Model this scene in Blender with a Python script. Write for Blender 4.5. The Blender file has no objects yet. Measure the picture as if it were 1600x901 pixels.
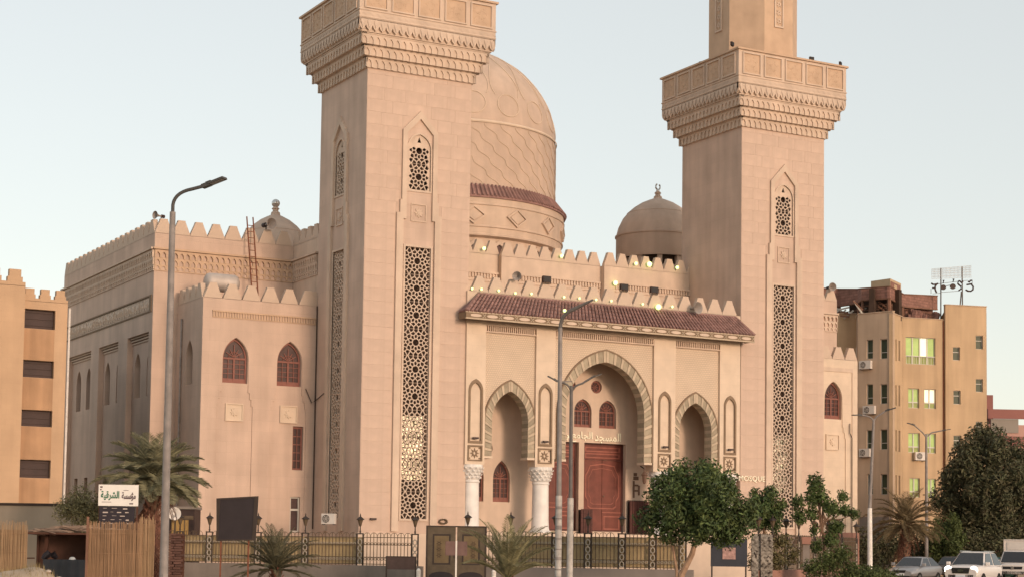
import bpy, math, random
from mathutils import Vector, Matrix
from mathutils.geometry import tessellate_polygon
R = math.radians
SC = bpy.context.scene
COL = SC.collection
random.seed(7)

# ------------------------------------------------------------------ camera
cd = bpy.data.cameras.new('camera'); cam = bpy.data.objects.new('camera', cd); COL.objects.link(cam)
yaw, pit, rol = 0.5048, 0.0672, 0.0138
fw = Vector((math.sin(yaw)*math.cos(pit), math.cos(yaw)*math.cos(pit), math.sin(pit)))
r0 = Vector((math.cos(yaw), -math.sin(yaw), 0)); u0 = r0.cross(fw)
rr = math.cos(rol)*r0 + math.sin(rol)*u0; uu = -math.sin(rol)*r0 + math.cos(rol)*u0
cam.matrix_world = Matrix(((rr.x, uu.x, -fw.x, -36.157), (rr.y, uu.y, -fw.y, -81.221), (rr.z, uu.z, -fw.z, 1.632), (0, 0, 0, 1)))
cd.sensor_width = 36; cd.lens = 2752.15*36/1600; cd.shift_y = 0.1374
cd.clip_start = 0.5; cd.clip_end = 5000
SC.camera = cam

# ------------------------------------------------------------------ light
SUN_AZ, SUN_EL = R(7), R(9)          # sun behind the camera, a little to its right, low
w = bpy.data.worlds.new('World'); SC.world = w; w.use_nodes = True
nt = w.node_tree; bg = nt.nodes['Background']
sky = nt.nodes.new('ShaderNodeTexSky'); sky.sky_type = 'NISHITA'; sky.sun_disc = False
sky.sun_elevation = SUN_EL; sky.sun_rotation = R(180)-SUN_AZ
sky.altitude = 0; sky.air_density = 1.0; sky.dust_density = 1.0; sky.ozone_density = 0.7
hs = nt.nodes.new('ShaderNodeHueSaturation'); hs.inputs['Saturation'].default_value = 0.66
tn = nt.nodes.new('ShaderNodeMix'); tn.data_type = 'RGBA'; tn.blend_type = 'MULTIPLY'; tn.inputs[0].default_value = 1; tn.inputs[7].default_value = (1.06, 1.0, 0.97, 1)
nt.links.new(sky.outputs[0], hs.inputs['Color']); nt.links.new(hs.outputs[0], tn.inputs[6])
vl = nt.nodes.new('ShaderNodeMix'); vl.data_type = 'RGBA'; vl.inputs[0].default_value = 0.56; vl.inputs[7].default_value = (3.42, 3.46, 3.30, 1)   # thin even veil of dusty haze over the whole sky
nt.links.new(tn.outputs[2], vl.inputs[6]); nt.links.new(vl.outputs[2], bg.inputs[0])
bg.inputs[1].default_value = 0.15
sd = bpy.data.lights.new('sun', 'SUN'); sun = bpy.data.objects.new('sun', sd); COL.objects.link(sun)
sd.energy = 1.2; sd.color = (1.0, 0.72, 0.53); sd.angle = R(10.0)
sdir = Vector((math.sin(SUN_AZ)*math.cos(SUN_EL), -math.cos(SUN_AZ)*math.cos(SUN_EL), math.sin(SUN_EL)))
sun.rotation_euler = sdir.to_track_quat('Z', 'Y').to_euler()
SC.view_settings.view_transform = 'Standard'; SC.view_settings.look = 'None'
SC.view_settings.exposure = 0.68; SC.view_settings.gamma = 1.0
SC.view_settings.use_curve_mapping = False

# ------------------------------------------------------------------ materials
MATS = {}
def mat(name, c, rough=0.85, amt=0.12, scale=1.5, bump=0.0, bscale=12.0, rand=0.0, metal=0.0, joints=None, emit=0, island=0.0,
        c2=None, streak=0.0, spec=0.3, coord='Object'):
    m = bpy.data.materials.new(name); m.use_nodes = True; t = m.node_tree; N = t.nodes; L = t.links
    b = N['Principled BSDF']; b.inputs['Roughness'].default_value = rough; b.inputs['Metallic'].default_value = metal
    b.inputs['Specular IOR Level'].default_value = spec
    tc = N.new('ShaderNodeTexCoord')
    n1 = N.new('ShaderNodeTexNoise'); n1.inputs['Scale'].default_value = scale; n1.inputs['Detail'].default_value = 6
    L.new(tc.outputs[coord], n1.inputs['Vector'])
    ramp = N.new('ShaderNodeMapRange'); ramp.inputs[1].default_value = 0.3; ramp.inputs[2].default_value = 0.7
    ramp.inputs[3].default_value = 1-amt; ramp.inputs[4].default_value = 1+amt
    L.new(n1.outputs['Fac'], ramp.inputs[0])
    val = ramp.outputs[0]
    def mul(a, bs):
        k = N.new('ShaderNodeMath'); k.operation = 'MULTIPLY'; L.new(a, k.inputs[0]); L.new(bs, k.inputs[1]); return k.outputs[0]
    def rng(sock, lo, hi):
        k = N.new('ShaderNodeMapRange'); k.inputs[3].default_value = lo; k.inputs[4].default_value = hi; L.new(sock, k.inputs[0]); return k.outputs[0]
    if rand:
        oi = N.new('ShaderNodeObjectInfo'); val = mul(val, rng(oi.outputs['Random'], 1-rand, 1+rand))
    if island:
        g = N.new('ShaderNodeNewGeometry'); val = mul(val, rng(g.outputs['Random Per Island'], 1-island, 1+island))
    if streak:
        mp = N.new('ShaderNodeMapping'); mp.inputs['Scale'].default_value = (0.8, 0.8, 0.06); L.new(tc.outputs[coord], mp.inputs[0])
        n3 = N.new('ShaderNodeTexNoise'); n3.inputs['Scale'].default_value = 2.0; n3.inputs['Detail'].default_value = 5
        L.new(mp.outputs[0], n3.inputs['Vector'])
        mr = N.new('ShaderNodeMapRange'); mr.inputs[1].default_value = .35; mr.inputs[2].default_value = .7; mr.inputs[3].default_value = 1-streak; mr.inputs[4].default_value = 1+streak*.4
        L.new(n3.outputs['Fac'], mr.inputs[0]); val = mul(val, mr.outputs[0])
    base = N.new('ShaderNodeRGB'); base.outputs[0].default_value = (*c, 1); bc = base.outputs[0]
    if c2:
        n4 = N.new('ShaderNodeTexNoise'); n4.inputs['Scale'].default_value = scale*2.3; n4.inputs['Detail'].default_value = 4
        L.new(tc.outputs[coord], n4.inputs['Vector'])
        mx = N.new('ShaderNodeMix'); mx.data_type = 'RGBA'; mx.inputs[6].default_value = (*c, 1); mx.inputs[7].default_value = (*c2, 1)
        cr = N.new('ShaderNodeMapRange'); cr.inputs[1].default_value = .42; cr.inputs[2].default_value = .62
        L.new(n4.outputs['Fac'], cr.inputs[0]); L.new(cr.outputs[0], mx.inputs[0]); bc = mx.outputs[2]
    height = None
    if joints:
        sx = N.new('ShaderNodeSeparateXYZ'); L.new(tc.outputs[coord], sx.inputs[0])
        ad = N.new('ShaderNodeMath'); ad.operation = 'ADD'; L.new(sx.outputs[0], ad.inputs[0]); L.new(sx.outputs[1], ad.inputs[1])
        cx = N.new('ShaderNodeCombineXYZ'); L.new(ad.outputs[0], cx.inputs[0]); L.new(sx.outputs[2], cx.inputs[1])
        bt = N.new('ShaderNodeTexBrick'); bt.inputs['Scale'].default_value = 1.0
        bt.inputs['Brick Width'].default_value = joints[0]; bt.inputs['Row Height'].default_value = joints[1]
        bt.inputs['Mortar Size'].default_value = joints[2]; bt.inputs['Mortar Smooth'].default_value = 0.3
        bt.inputs['Color1'].default_value = (1, 1, 1, 1); bt.inputs['Color2'].default_value = (joints[4],)*3+(1,); bt.inputs['Mortar'].default_value = (joints[3],)*3+(1,)
        bt.offset = 0.5; L.new(cx.outputs[0], bt.inputs['Vector'])
        val = mul(val, bt.outputs['Color'])
        inv = N.new('ShaderNodeMath'); inv.operation = 'SUBTRACT'; inv.inputs[0].default_value = 1; L.new(bt.outputs['Fac'], inv.inputs[1]); height = inv.outputs[0]
    vm = N.new('ShaderNodeVectorMath'); vm.operation = 'SCALE'; L.new(bc, vm.inputs[0]); L.new(val, vm.inputs['Scale'])
    L.new(vm.outputs[0], b.inputs['Base Color'])
    if bump or height is not None:
        bp = N.new('ShaderNodeBump'); bp.inputs['Distance'].default_value = 0.02
        if bump:
            n2 = N.new('ShaderNodeTexNoise'); n2.inputs['Scale'].default_value = bscale; n2.inputs['Detail'].default_value = 5
            L.new(tc.outputs[coord], n2.inputs['Vector']); bp.inputs['Strength'].default_value = bump
            if height is not None:
                a2 = N.new('ShaderNodeMath'); a2.operation = 'ADD'; L.new(n2.outputs['Fac'], a2.inputs[0]); L.new(height, a2.inputs[1]); L.new(a2.outputs[0], bp.inputs['Height'])
            else: L.new(n2.outputs['Fac'], bp.inputs['Height'])
        else:
            bp.inputs['Strength'].default_value = .4; L.new(height, bp.inputs['Height'])
        L.new(bp.outputs[0], b.inputs['Normal'])
    if emit:
        L.new(vm.outputs[0], b.inputs['Emission Color']); b.inputs['Emission Strength'].default_value = emit
    MATS[name] = m
    return m
STONE = (0.585, 0.434, 0.345)
mat('stone_wall', STONE, amt=.11, scale=.5, bump=.25, bscale=18, joints=(1.15, .58, .010, .92, .96), streak=.10)
mat('stone_block', STONE, amt=.05, scale=2.0, bump=.25, bscale=20, rand=.03, streak=.12)
mat('stone_trim', (0.60, 0.465, 0.365), amt=.08, scale=1.2, bump=.2, bscale=20, streak=.10)
mat('stone_pale', (0.66, 0.525, 0.405), amt=.08, scale=1.2, bump=.2, joints=(1.1, .58, .009, .92, .98))
mat('stone_ochre', (0.54, 0.38, 0.265), amt=.09, scale=1.2, bump=.2, streak=.06)
mat('stone_carved', (0.58, 0.445, 0.345), amt=.10, scale=6, bump=.9, bscale=22)
mat('relief_field', (0.65, 0.51, 0.385), amt=.05, scale=1.2, joints=(.11, .11, .022, .80, 1.0))
mat('frieze_relief', (0.60, 0.48, 0.39), amt=.35, scale=7, bump=1.0, bscale=9)
mat('joint_mortar', (0.30, 0.19, 0.125), amt=.1)
mat('dome_plaster', (0.56, 0.425, 0.335), amt=.09, scale=.8, bump=.6, bscale=14, streak=.09)
mat('small_dome_plaster', (0.56, 0.425, 0.335), amt=.08, scale=.8, bump=.4, bscale=14, streak=.10)
mat('grey_band_stone', (0.355, 0.295, 0.215), amt=.14, scale=4, rand=.12, bump=.3)
mat('cream_band_stone', (0.50, 0.40, 0.295), amt=.08, scale=4, rand=.06, bump=.2)
mat('niche_border', (0.235, 0.165, 0.11), amt=.12, scale=3)
mat('roof_tile', (0.27, 0.155, 0.135), amt=.22, scale=3, rough=.7, island=.16)
mat('marble', (0.74, 0.70, 0.66), amt=.10, scale=2, rough=.5, bump=.1, coord='Object')
mat('wood_red', (0.165, 0.048, 0.034), amt=.18, scale=3, rough=.5, streak=.12)
mat('wood_trim', (0.30, 0.10, 0.07), amt=.15, scale=3, rough=.45)
mat('wood_dark', (0.085, 0.028, 0.022), amt=.2, scale=3, rough=.55)
mat('window_wood', (0.25, 0.10, 0.075), amt=.12, scale=4, rough=.6)
mat('window_glass', (0.075, 0.04, 0.036), amt=.3, scale=2, rough=.45, spec=.25)
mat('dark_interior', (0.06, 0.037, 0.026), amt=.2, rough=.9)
mat('glossy_pane', (0.60, 0.53, 0.42), amt=.6, scale=1.6, rough=.14, metal=.85)
mat('green_glass', (0.06, 0.075, 0.045), amt=.2, scale=1, rough=.45, spec=.25)
mat('alu', (0.55, 0.52, 0.46), amt=.06, rough=.45)
mat('lit_green', (0.40, 0.53, 0.19), amt=.10, scale=2, rough=.6, emit=.12)
mat('lit_green_dim', (0.32, 0.36, 0.13), amt=.12, scale=2, rough=.6, emit=.04)
mat('lit_white', (1.0, 0.93, 0.68), amt=.05, rough=.6, emit=.35)
mat('bulb_glow', (0.70, 0.95, 0.32), amt=0, rough=.4, emit=1.5)
mat('headlight_glow', (1.0, 0.93, 0.85), amt=0, rough=.3, emit=7.0)
mat('steel', (0.62, 0.60, 0.57), amt=.1, rough=.25, metal=1)
mat('tank_steel', (0.50, 0.44, 0.40), amt=.12, rough=.6, metal=.3)
mat('pole_grey', (0.27, 0.235, 0.215), amt=.2, scale=4, rough=.6, streak=.15)
mat('pole_pale', (0.46, 0.42, 0.38), amt=.25, scale=5, rough=.6, streak=.2)
mat('pole_dark', (0.13, 0.115, 0.105), amt=.2, scale=4, rough=.6)
mat('lamp_head', (0.075, 0.07, 0.065), amt=.1, rough=.5)
mat('lamp_lens', (0.22, 0.20, 0.19), amt=.1, rough=.3)
mat('rust', (0.19, 0.07, 0.04), amt=.3, scale=8, rough=.85)
mat('horn_grey', (0.30, 0.26, 0.235), amt=.15, rough=.55)
mat('flood_black', (0.05, 0.03, 0.026), amt=.2, rough=.5)
mat('iron_dark', (0.045, 0.032, 0.026), amt=.2, rough=.6)
mat('iron_brown', (0.11, 0.075, 0.045), amt=.25, scale=5, rough=.6)
mat('ring_pale', (0.42, 0.36, 0.29), amt=.1, rough=.6)
mat('tan_sheet', (0.48, 0.355, 0.195), amt=.15, scale=2, rough=.9, streak=.12)
mat('plinth_grey', (0.24, 0.20, 0.17), amt=.12, scale=1.2, rough=.9, bump=.3, streak=.15)
mat('plinth_white', (0.60, 0.47, 0.37), amt=.06, rough=.9)
mat('gate_metal', (0.105, 0.078, 0.05), amt=.18, scale=4, rough=.6)
mat('gate_sheet', (0.215, 0.155, 0.085), amt=.14, scale=4, rough=.7)
mat('sign_brown', (0.17, 0.10, 0.085), amt=.15, scale=4, rough=.7)
mat('sign_dark', (0.085, 0.055, 0.048), amt=.15, scale=4, rough=.7)
mat('white_paint', (0.74, 0.68, 0.62), amt=.12, scale=5, rough=.5)
mat('board_black', (0.030, 0.022, 0.024), amt=.15, scale=2, rough=.55)
mat('banner_white', (0.78, 0.74, 0.69), amt=.04, rough=.7)
mat('ink_green', (0.035, 0.15, 0.085), amt=.1, rough=.7)
mat('ink_dark', (0.10, 0.06, 0.075), amt=.1, rough=.7)
mat('ink_pale', (0.50, 0.42, 0.37), amt=.1, rough=.7)
mat('banner_dark', (0.03, 0.024, 0.03), amt=.2, rough=.7)
mat('gold_letters', (0.90, 0.84, 0.66), amt=.05, rough=.35)
mat('bronze_letters', (0.14, 0.08, 0.055), amt=.1, rough=.5)
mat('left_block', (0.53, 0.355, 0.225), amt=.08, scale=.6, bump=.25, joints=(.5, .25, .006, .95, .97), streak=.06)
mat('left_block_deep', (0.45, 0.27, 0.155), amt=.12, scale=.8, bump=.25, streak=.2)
mat('shutter_dark', (0.055, 0.032, 0.028), amt=.2, rough=.6)
mat('shutter_slat', (0.062, 0.037, 0.032), amt=.2, rough=.6)
mat('low_wall', (0.31, 0.25, 0.19), amt=.08, scale=.9, rough=.95, streak=.10)
mat('wall_cap', (0.045, 0.03, 0.025), amt=.2)
mat('straw', (0.33, 0.205, 0.12), amt=.16, scale=2, rough=.95, island=.15)
mat('straw_pale', (0.38, 0.25, 0.145), amt=.16, scale=2, rough=.95, island=.15)
mat('thatch', (0.27, 0.19, 0.145), amt=.2, scale=3, rough=.95, island=.35)
mat('old_wood', (0.10, 0.045, 0.03), amt=.25, rough=.9, streak=.2)
mat('hut_back', (0.14, 0.07, 0.05), amt=.3, scale=2, rough=.95, streak=.25)
mat('tarp_blue', (0.055, 0.055, 0.06), amt=.2, rough=.8)
mat('brush', (0.17, 0.075, 0.052), amt=.2, rough=.95, island=.4)
mat('brush_brick', (0.105, 0.055, 0.043), amt=.3, rough=.95, rand=.25)
mat('dry_grass', (0.31, 0.235, 0.115), amt=.2, rough=.95, island=.35)
mat('pebble', (0.48, 0.40, 0.33), amt=.15, rough=.9)
mat('sand', (0.42, 0.325, 0.235), amt=.15, scale=1.5, rough=.95, bump=.6, bscale=6)
mat('soil', (0.13, 0.075, 0.045), amt=.2, scale=2, rough=.95, bump=.6, bscale=8)
mat('asphalt', (0.05, 0.047, 0.045), amt=.15, scale=3, rough=.9, bump=.3, bscale=60)
mat('paving', (0.27, 0.22, 0.18), amt=.1, rough=.9, joints=(.4, .4, .01, .75, .93))
mat('road_paint', (0.75, 0.73, 0.68), amt=.12, scale=6, rough=.8)
mat('kerb_stone', (0.33, 0.30, 0.26), amt=.12, rough=.9)
mat('palm_leaf', (0.115, 0.108, 0.066), amt=.25, scale=1.2, rough=.65, island=.35, spec=.3)
mat('palm_leaf_grey', (0.21, 0.20, 0.12), amt=.25, scale=1.2, rough=.65, island=.35)
mat('palm_leaf_brown', (0.155, 0.115, 0.06), amt=.25, scale=1.2, rough=.7, island=.35)
mat('palm_leaf_young', (0.21, 0.195, 0.105), amt=.25, scale=1.2, rough=.65, island=.35)
mat('palm_dead', (0.16, 0.075, 0.05), amt=.25, scale=1.2, rough=.9, island=.35)
mat('palm_trunk', (0.15, 0.09, 0.06), amt=.3, scale=6, rough=.95, bump=1, bscale=8)
mat('leaf_green', (0.060, 0.092, 0.030), amt=.4, scale=1.4, rough=.6, island=.5, c2=(0.09, 0.112, 0.034))
mat('leaf_bright', (0.075, 0.105, 0.030), amt=.3, scale=1.4, rough=.6, island=.4)
mat('leaf_dark', (0.075, 0.08, 0.038), amt=.35, scale=.9, rough=.65, island=.3, c2=(0.095, 0.082, 0.045))
mat('leaf_feather', (0.20, 0.175, 0.085), amt=.3, scale=1.4, rough=.7, island=.4)
mat('leaf_dusty', (0.135, 0.115, 0.05), amt=.3, scale=1.4, rough=.65, island=.4)
mat('leaf_hedge', (0.075, 0.095, 0.028), amt=.3, scale=1.4, rough=.65, island=.4)
mat('bark', (0.19, 0.115, 0.075), amt=.25, scale=5, rough=.95, bump=.8, bscale=20)
mat('bark_pale', (0.34, 0.22, 0.145), amt=.2, scale=5, rough=.95, bump=.6, bscale=20)
mat('apt_wall', (0.54, 0.38, 0.235), amt=.10, scale=.4, bump=.2, joints=(.6, .3, .007, .95, .985), streak=.14)
mat('apt_wall_bay', (0.51, 0.375, 0.27), amt=.10, scale=.4, bump=.2, joints=(.6, .3, .007, .95, .985), streak=.14)
mat('rough_brick', (0.30, 0.155, 0.12), amt=.2, scale=2, bump=.4, joints=(.5, .22, .03, .70, .72))
mat('shed_wood', (0.20, 0.105, 0.07), amt=.25, rough=.9)
mat('render_cream', (0.50, 0.37, 0.24), amt=.06, rough=.9)
mat('pink_wall', (0.46, 0.28, 0.235), amt=.06, scale=.4)
mat('pink_wall_red', (0.27, 0.12, 0.105), amt=.08, scale=.4)
mat('pink_wall_grey', (0.27, 0.24, 0.21), amt=.08, scale=.4)
mat('ac_white', (0.62, 0.57, 0.52), amt=.06, rough=.5)
mat('ac_dark', (0.06, 0.05, 0.045), amt=.1, rough=.6)
mat('car_silver', (0.36, 0.345, 0.345), amt=.02, rough=.28, metal=.55, spec=.6)
mat('car_grey', (0.17, 0.145, 0.13), amt=.02, rough=.35, metal=.3, spec=.5)
mat('car_white', (0.72, 0.65, 0.60), amt=.02, rough=.3, spec=.6)
mat('car_teal', (0.05, 0.19, 0.155), amt=.05, rough=.35, spec=.6)
mat('car_glass', (0.022, 0.022, 0.026), amt=.05, rough=.08, spec=.6)
mat('car_black', (0.022, 0.02, 0.02), amt=.1, rough=.5)
mat('car_chrome', (0.65, 0.63, 0.60), amt=.05, rough=.15, metal=1)
mat('car_lamp', (0.50, 0.47, 0.44), amt=.05, rough=.12, spec=.8)
mat('plate_white', (0.72, 0.73, 0.76), amt=.04, rough=.5)
mat('tyre', (0.02, 0.019, 0.018), amt=.15, rough=.9)
mat('mottled_white', (0.30, 0.265, 0.225), amt=.35, scale=4, rough=.9, c2=(0.12, 0.10, 0.08))
mat('poster_blue', (0.035, 0.038, 0.05), amt=.15, rough=.6)
mat('poster_art', (0.40, 0.24, 0.21), amt=.35, scale=8, rough=.6)
mat('pillar_pink', (0.36, 0.19, 0.145), amt=.1, rough=.9)
mat('pillar_grey', (0.255, 0.215, 0.19), amt=.1, rough=.9)
mat('door_yellow', (0.36, 0.22, 0.075), amt=.15, rough=.7, streak=.1)
mat('cable', (0.05, 0.035, 0.03), amt=.1, rough=.8)
mat('wire_mesh', (0.46, 0.44, 0.42), amt=.1, rough=.5)
mat('bird_dark', (0.06, 0.045, 0.04), amt=.2, rough=.9)

# ------------------------------------------------------------------ mesh helpers
class Frame:
    """a wall's own axes: s along the wall, t up, d into the wall"""
    def __init__(s, O, a, n): s.O = Vector(O); s.a = Vector(a); s.n = Vector(n)
    def __call__(s, x, t, d=0.0): return s.O + s.a*x + Vector((0, 0, t)) - s.n*d
def FRONT(v=0.0, u=0.0): return Frame((u, v, 0), (1, 0, 0), (0, -1, 0))
def LEFT(u=0.0, v=0.0): return Frame((u, v, 0), (0, 1, 0), (-1, 0, 0))
def BACK(v=0.0): return Frame((0, v, 0), (1, 0, 0), (0, 1, 0))
def RIGHT(u=0.0): return Frame((u, 0, 0), (0, 1, 0), (1, 0, 0))
class MB:
    def __init__(s): s.v = []; s.f = []; s.smooth = set()
    def add(s, vs, fs):
        o = len(s.v); s.v += [tuple(p) for p in vs]; s.f += [tuple(i+o for i in f) for f in fs]; return s
    def box(s, x0, x1, y0, y1, z0, z1):
        return s.add([(x0,y0,z0),(x1,y0,z0),(x1,y1,z0),(x0,y1,z0),(x0,y0,z1),(x1,y0,z1),(x1,y1,z1),(x0,y1,z1)],
              [(0,3,2,1),(4,5,6,7),(0,1,5,4),(1,2,6,5),(2,3,7,6),(3,0,4,7)])
    def fbox(s, F, s0, s1, t0, t1, d0, d1):
        return s.add([F(a, b, c) for c in (d0, d1) for (a, b) in ((s0,t0),(s1,t0),(s1,t1),(s0,t1))],
              [(0,1,2,3),(7,6,5,4),(0,4,5,1),(1,5,6,2),(2,6,7,3),(3,7,4,0)])
    def plate(s, F, outer, holes=(), d0=0.0, d1=0.1, back=False, side=True):
        loops = [outer]+list(holes); flat = [p for l in loops for p in l]
        tris = tessellate_polygon([[Vector((p[0], p[1], 0)) for p in l] for l in loops])
        n = len(flat); o = len(s.v)
        s.v += [tuple(F(p[0], p[1], d0)) for p in flat]+[tuple(F(p[0], p[1], d1)) for p in flat]
        s.f += [tuple(i+o for i in t) for t in tris]
        if back: s.f += [tuple(i+o+n for i in reversed(t)) for t in tris]
        if side:
            k = 0
            for l in loops:
                m = len(l)
                for i in range(m):
                    a = o+k+i; b = o+k+(i+1) % m; s.f.append((a, b, b+n, a+n))
                k += m
        return s
    def bar(s, p, q, w, h, up=(0, 0, 1)):
        p = Vector(p); q = Vector(q); d = (q-p).normalized(); U = Vector(up)
        if abs(d.dot(U)) > .99: U = Vector((1, 0, 0))
        a = d.cross(U).normalized(); b = a.cross(d)
        return s.add([c+a*i*w/2+b*j*h/2 for c in (p, q) for (i, j) in ((-1,-1),(1,-1),(1,1),(-1,1))],
              [(3,2,1,0),(4,5,6,7),(0,1,5,4),(1,2,6,5),(2,3,7,6),(3,0,4,7)])
    def tube(s, pts, r, n=8, cap=True):
        pts = [Vector(p) for p in pts]; rs = r if isinstance(r, (list, tuple)) else [r]*len(pts)
        o = len(s.v); ref = None
        for i, p in enumerate(pts):
            d = (pts[min(i+1, len(pts)-1)]-pts[max(i-1, 0)]).normalized()
            if ref is None: ref = Vector((1, 0, 0)) if abs(d.z) > .8 else Vector((0, 0, 1))
            a = d.cross(ref).normalized(); b = a.cross(d)
            s.v += [tuple(p+(a*math.cos(2*math.pi*k/n)+b*math.sin(2*math.pi*k/n))*rs[i]) for k in range(n)]
        for i in range(len(pts)-1):
            for k in range(n):
                s.f.append((o+i*n+k, o+i*n+(k+1) % n, o+(i+1)*n+(k+1) % n, o+(i+1)*n+k))
        if cap:
            s.f.append(tuple(o+k for k in reversed(range(n)))); s.f.append(tuple(o+(len(pts)-1)*n+k for k in range(n)))
        return s
    def lathe(s, prof, c=(0, 0, 0), n=24, axis='z', arc=(0, 2*math.pi)):
        o = len(s.v); full = arc[1]-arc[0] > 6.28; m = n if full else n+1
        for (r, z) in prof:
            for k in range(m):
                a = arc[0]+(arc[1]-arc[0])*k/n
                if axis == 'z': p = (c[0]+r*math.cos(a), c[1]+r*math.sin(a), c[2]+z)
                elif axis == 'y': p = (c[0]+r*math.cos(a), c[1]+z, c[2]+r*math.sin(a))
                else: p = (c[0]+z, c[1]+r*math.cos(a), c[2]+r*math.sin(a))
                s.v.append(p)
        for i in range(len(prof)-1):
            for k in range(n if full else n):
                k2 = (k+1) % m
                s.f.append((o+i*m+k, o+i*m+k2, o+(i+1)*m+k2, o+(i+1)*m+k))
        return s
    def xform(s, M):
        s.v = [tuple(M @ Vector(p)) for p in s.v]; return s
    def mesh(s, name, material, smooth=False):
        me = bpy.data.meshes.new(name); me.from_pydata(s.v, [], s.f); me.update()
        for m in (material if isinstance(material, (list, tuple)) else [material]): me.materials.append(MATS[m])
        if smooth:
            me.polygons.foreach_set('use_smooth', [True]*len(me.polygons)); me.set_sharp_from_angle(angle=R(38))
        return me
    def build(s, name, material, parent=None, smooth=False, **kw):
        return put(name, s.mesh(name, material, smooth), parent, **kw)
def put(name, me, parent=None, loc=None, rz=None, **kw):
    o = bpy.data.objects.new(name, me); COL.objects.link(o)
    if parent: o.parent = parent
    if loc is not None: o.location = loc
    if rz is not None: o.rotation_euler = (0, 0, rz)
    for k, v in kw.items():
        if v: o[k] = v
    return o
def thing(name, label, category, loc=(0, 0, 0), rz=0.0, group=None):
    return put(name, None, None, loc, rz, label=label, category=category, group=group)
def copy_tree(o, parent=None, label=None):
    c = o.copy(); COL.objects.link(c)
    if parent: c.parent = parent
    if label: c['label'] = label
    for ch in list(o.children): copy_tree(ch, c)
    return c
def arch(c, b, z0, zs, zt, n=8):
    """pointed arch outline: half width b, from sill z0, spring zs, apex zt"""
    h = zt-zs; pts = [(c-b, z0)]
    if h >= b*1.02:
        Rr = (h*h+b*b)/(2*b); e = Rr-b; am = math.asin(min(1, h/Rr))
        L = [(c-b+Rr-Rr*math.cos(am*i/n), zs+Rr*math.sin(am*i/n)) for i in range(n+1)]
    else:
        L = [(c-b+b*i/n, zs+h*math.sin(math.pi/2*(i/n))**.8) for i in range(n+1)]
    Rt = [(2*c-x, z) for x, z in reversed(L[:-1])]
    return pts+L+Rt+[(c+b, z0)]
def inset_scale(pts, c, k):
    return [((p[0]-c[0])*k+c[0], (p[1]-c[1])*k+c[1]) for p in pts]
def ngon(c, r, n, a0=0.0, ry=None):
    ry = ry or r
    return [(c[0]+r*math.cos(a0+2*math.pi*i/n), c[1]+ry*math.sin(a0+2*math.pi*i/n)) for i in range(n)]
def rect(x0, z0, x1, z1): return [(x0, z0), (x1, z0), (x1, z1), (x0, z1)]
def text_mesh(body, size, extrude, material, bold=0.0):
    c = bpy.data.curves.new('letters', 'FONT'); c.body = body; c.size = size; c.extrude = extrude; c.align_x = 'CENTER'; c.align_y = 'CENTER'; c.resolution_u = 2; c.offset = bold
    o = bpy.data.objects.new('letters', c); COL.objects.link(o); bpy.context.view_layer.update()
    me = bpy.data.meshes.new_from_object(o.evaluated_get(bpy.context.evaluated_depsgraph_get()))
    bpy.data.objects.remove(o); me.materials.clear(); me.materials.append(MATS[material]); return me

# ------------------------------------------------------------------ ground, road, pavement
def strip(name, P, m, z):
    me = MB().add([(x, y, z) for x, y in P], [tuple(range(len(P)))]); return me.build(name, m, kind='structure')
strip('ground', [(-1500, -1500), (1500, -1500), (1500, 1500), (-1500, 1500)], 'sand', 0.0)
# street runs past the camera towards the right of the mosque
sdv = Vector((0.857, 0.515, 0)); snv = Vector((0.515, -0.857, 0)); so = Vector((10.2, -31.2, 0))
def street(a, b, c, d): return [tuple((so+sdv*x+snv*y)[:2]) for x, y in ((a, c), (b, c), (b, d), (a, d))]
strip('road', street(-140, 260, -5.5, 9), 'asphalt', .004)
for k in range(-20, 40): 
    if k == -20: rm = MB()
    rm.add([(x, y, .008) for x, y in street(k*6, k*6+3, 1.4, 1.55)], [(0, 1, 2, 3)])
rm.build('road_marking', 'road_paint', kind='structure')
km = MB()
for k in range(-60, 130):
    P = street(k*2+.01, k*2+1.99, -5.7, -5.5)
    km.add([(x, y, z) for z in (0, .14) for x, y in P], [(4, 5, 6, 7), (0, 1, 5, 4), (1, 2, 6, 5), (2, 3, 7, 6), (3, 0, 4, 7)])
km.build('kerb', 'kerb_stone', kind='structure')
pm = MB(); P = street(-140, 260, -9.5, -5.7)
pm.add([(x, y, z) for z in (0, .12) for x, y in P], [(4, 5, 6, 7), (0, 1, 5, 4), (1, 2, 6, 5), (2, 3, 7, 6), (3, 0, 4, 7)])
pm.build('pavement', 'paving', kind='structure')

# ------------------------------------------------------------------ THE MOSQUE
mosque = thing('mosque', 'large sandstone mosque with two square minarets, patterned domes and arched portico', 'mosque')
# shared merlon meshes: stepped triangular battlement teeth
def merlon_mesh(p, h, top, steps, th=.26):
    L = []
    for i in range(steps):
        z0 = h*.08+(h*.92)*i/steps; z1 = h*.08+(h*.92)*(i+1)/steps
        x = p/2-(p/2-top/2)*i/(steps-.6)*1.0
        x1 = p/2-(p/2-top/2)*(i+.6)/(steps-.6)
        L += [(x, z0), (x1, z1)]
    L[-1] = (top/2, h)
    pts = [(-p/2, 0), (-p/2, h*.08)]+[(-x, z) for x, z in L]+[(x, z) for x, z in reversed(L)]+[(p/2, h*.08), (p/2, 0)]
    q = []
    for a in pts:
        if not q or (abs(q[-1][0]-a[0])+abs(q[-1][1]-a[1])) > 1e-5: q.append(a)
    return MB().plate(FRONT(0), q, d0=0, d1=th, back=True).mesh('merlon', 'stone_trim')
MERL = merlon_mesh(.96, .80, .40, 6); MERF = merlon_mesh(.98, .84, .36, 6); MERH = merlon_mesh(.84, .80, .34, 6)
def merlons_front(me, u0, n, p, v, z):
    for k in range(n): put('merlon', me, mosque, (u0+(k+.5)*p, v, z))
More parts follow.
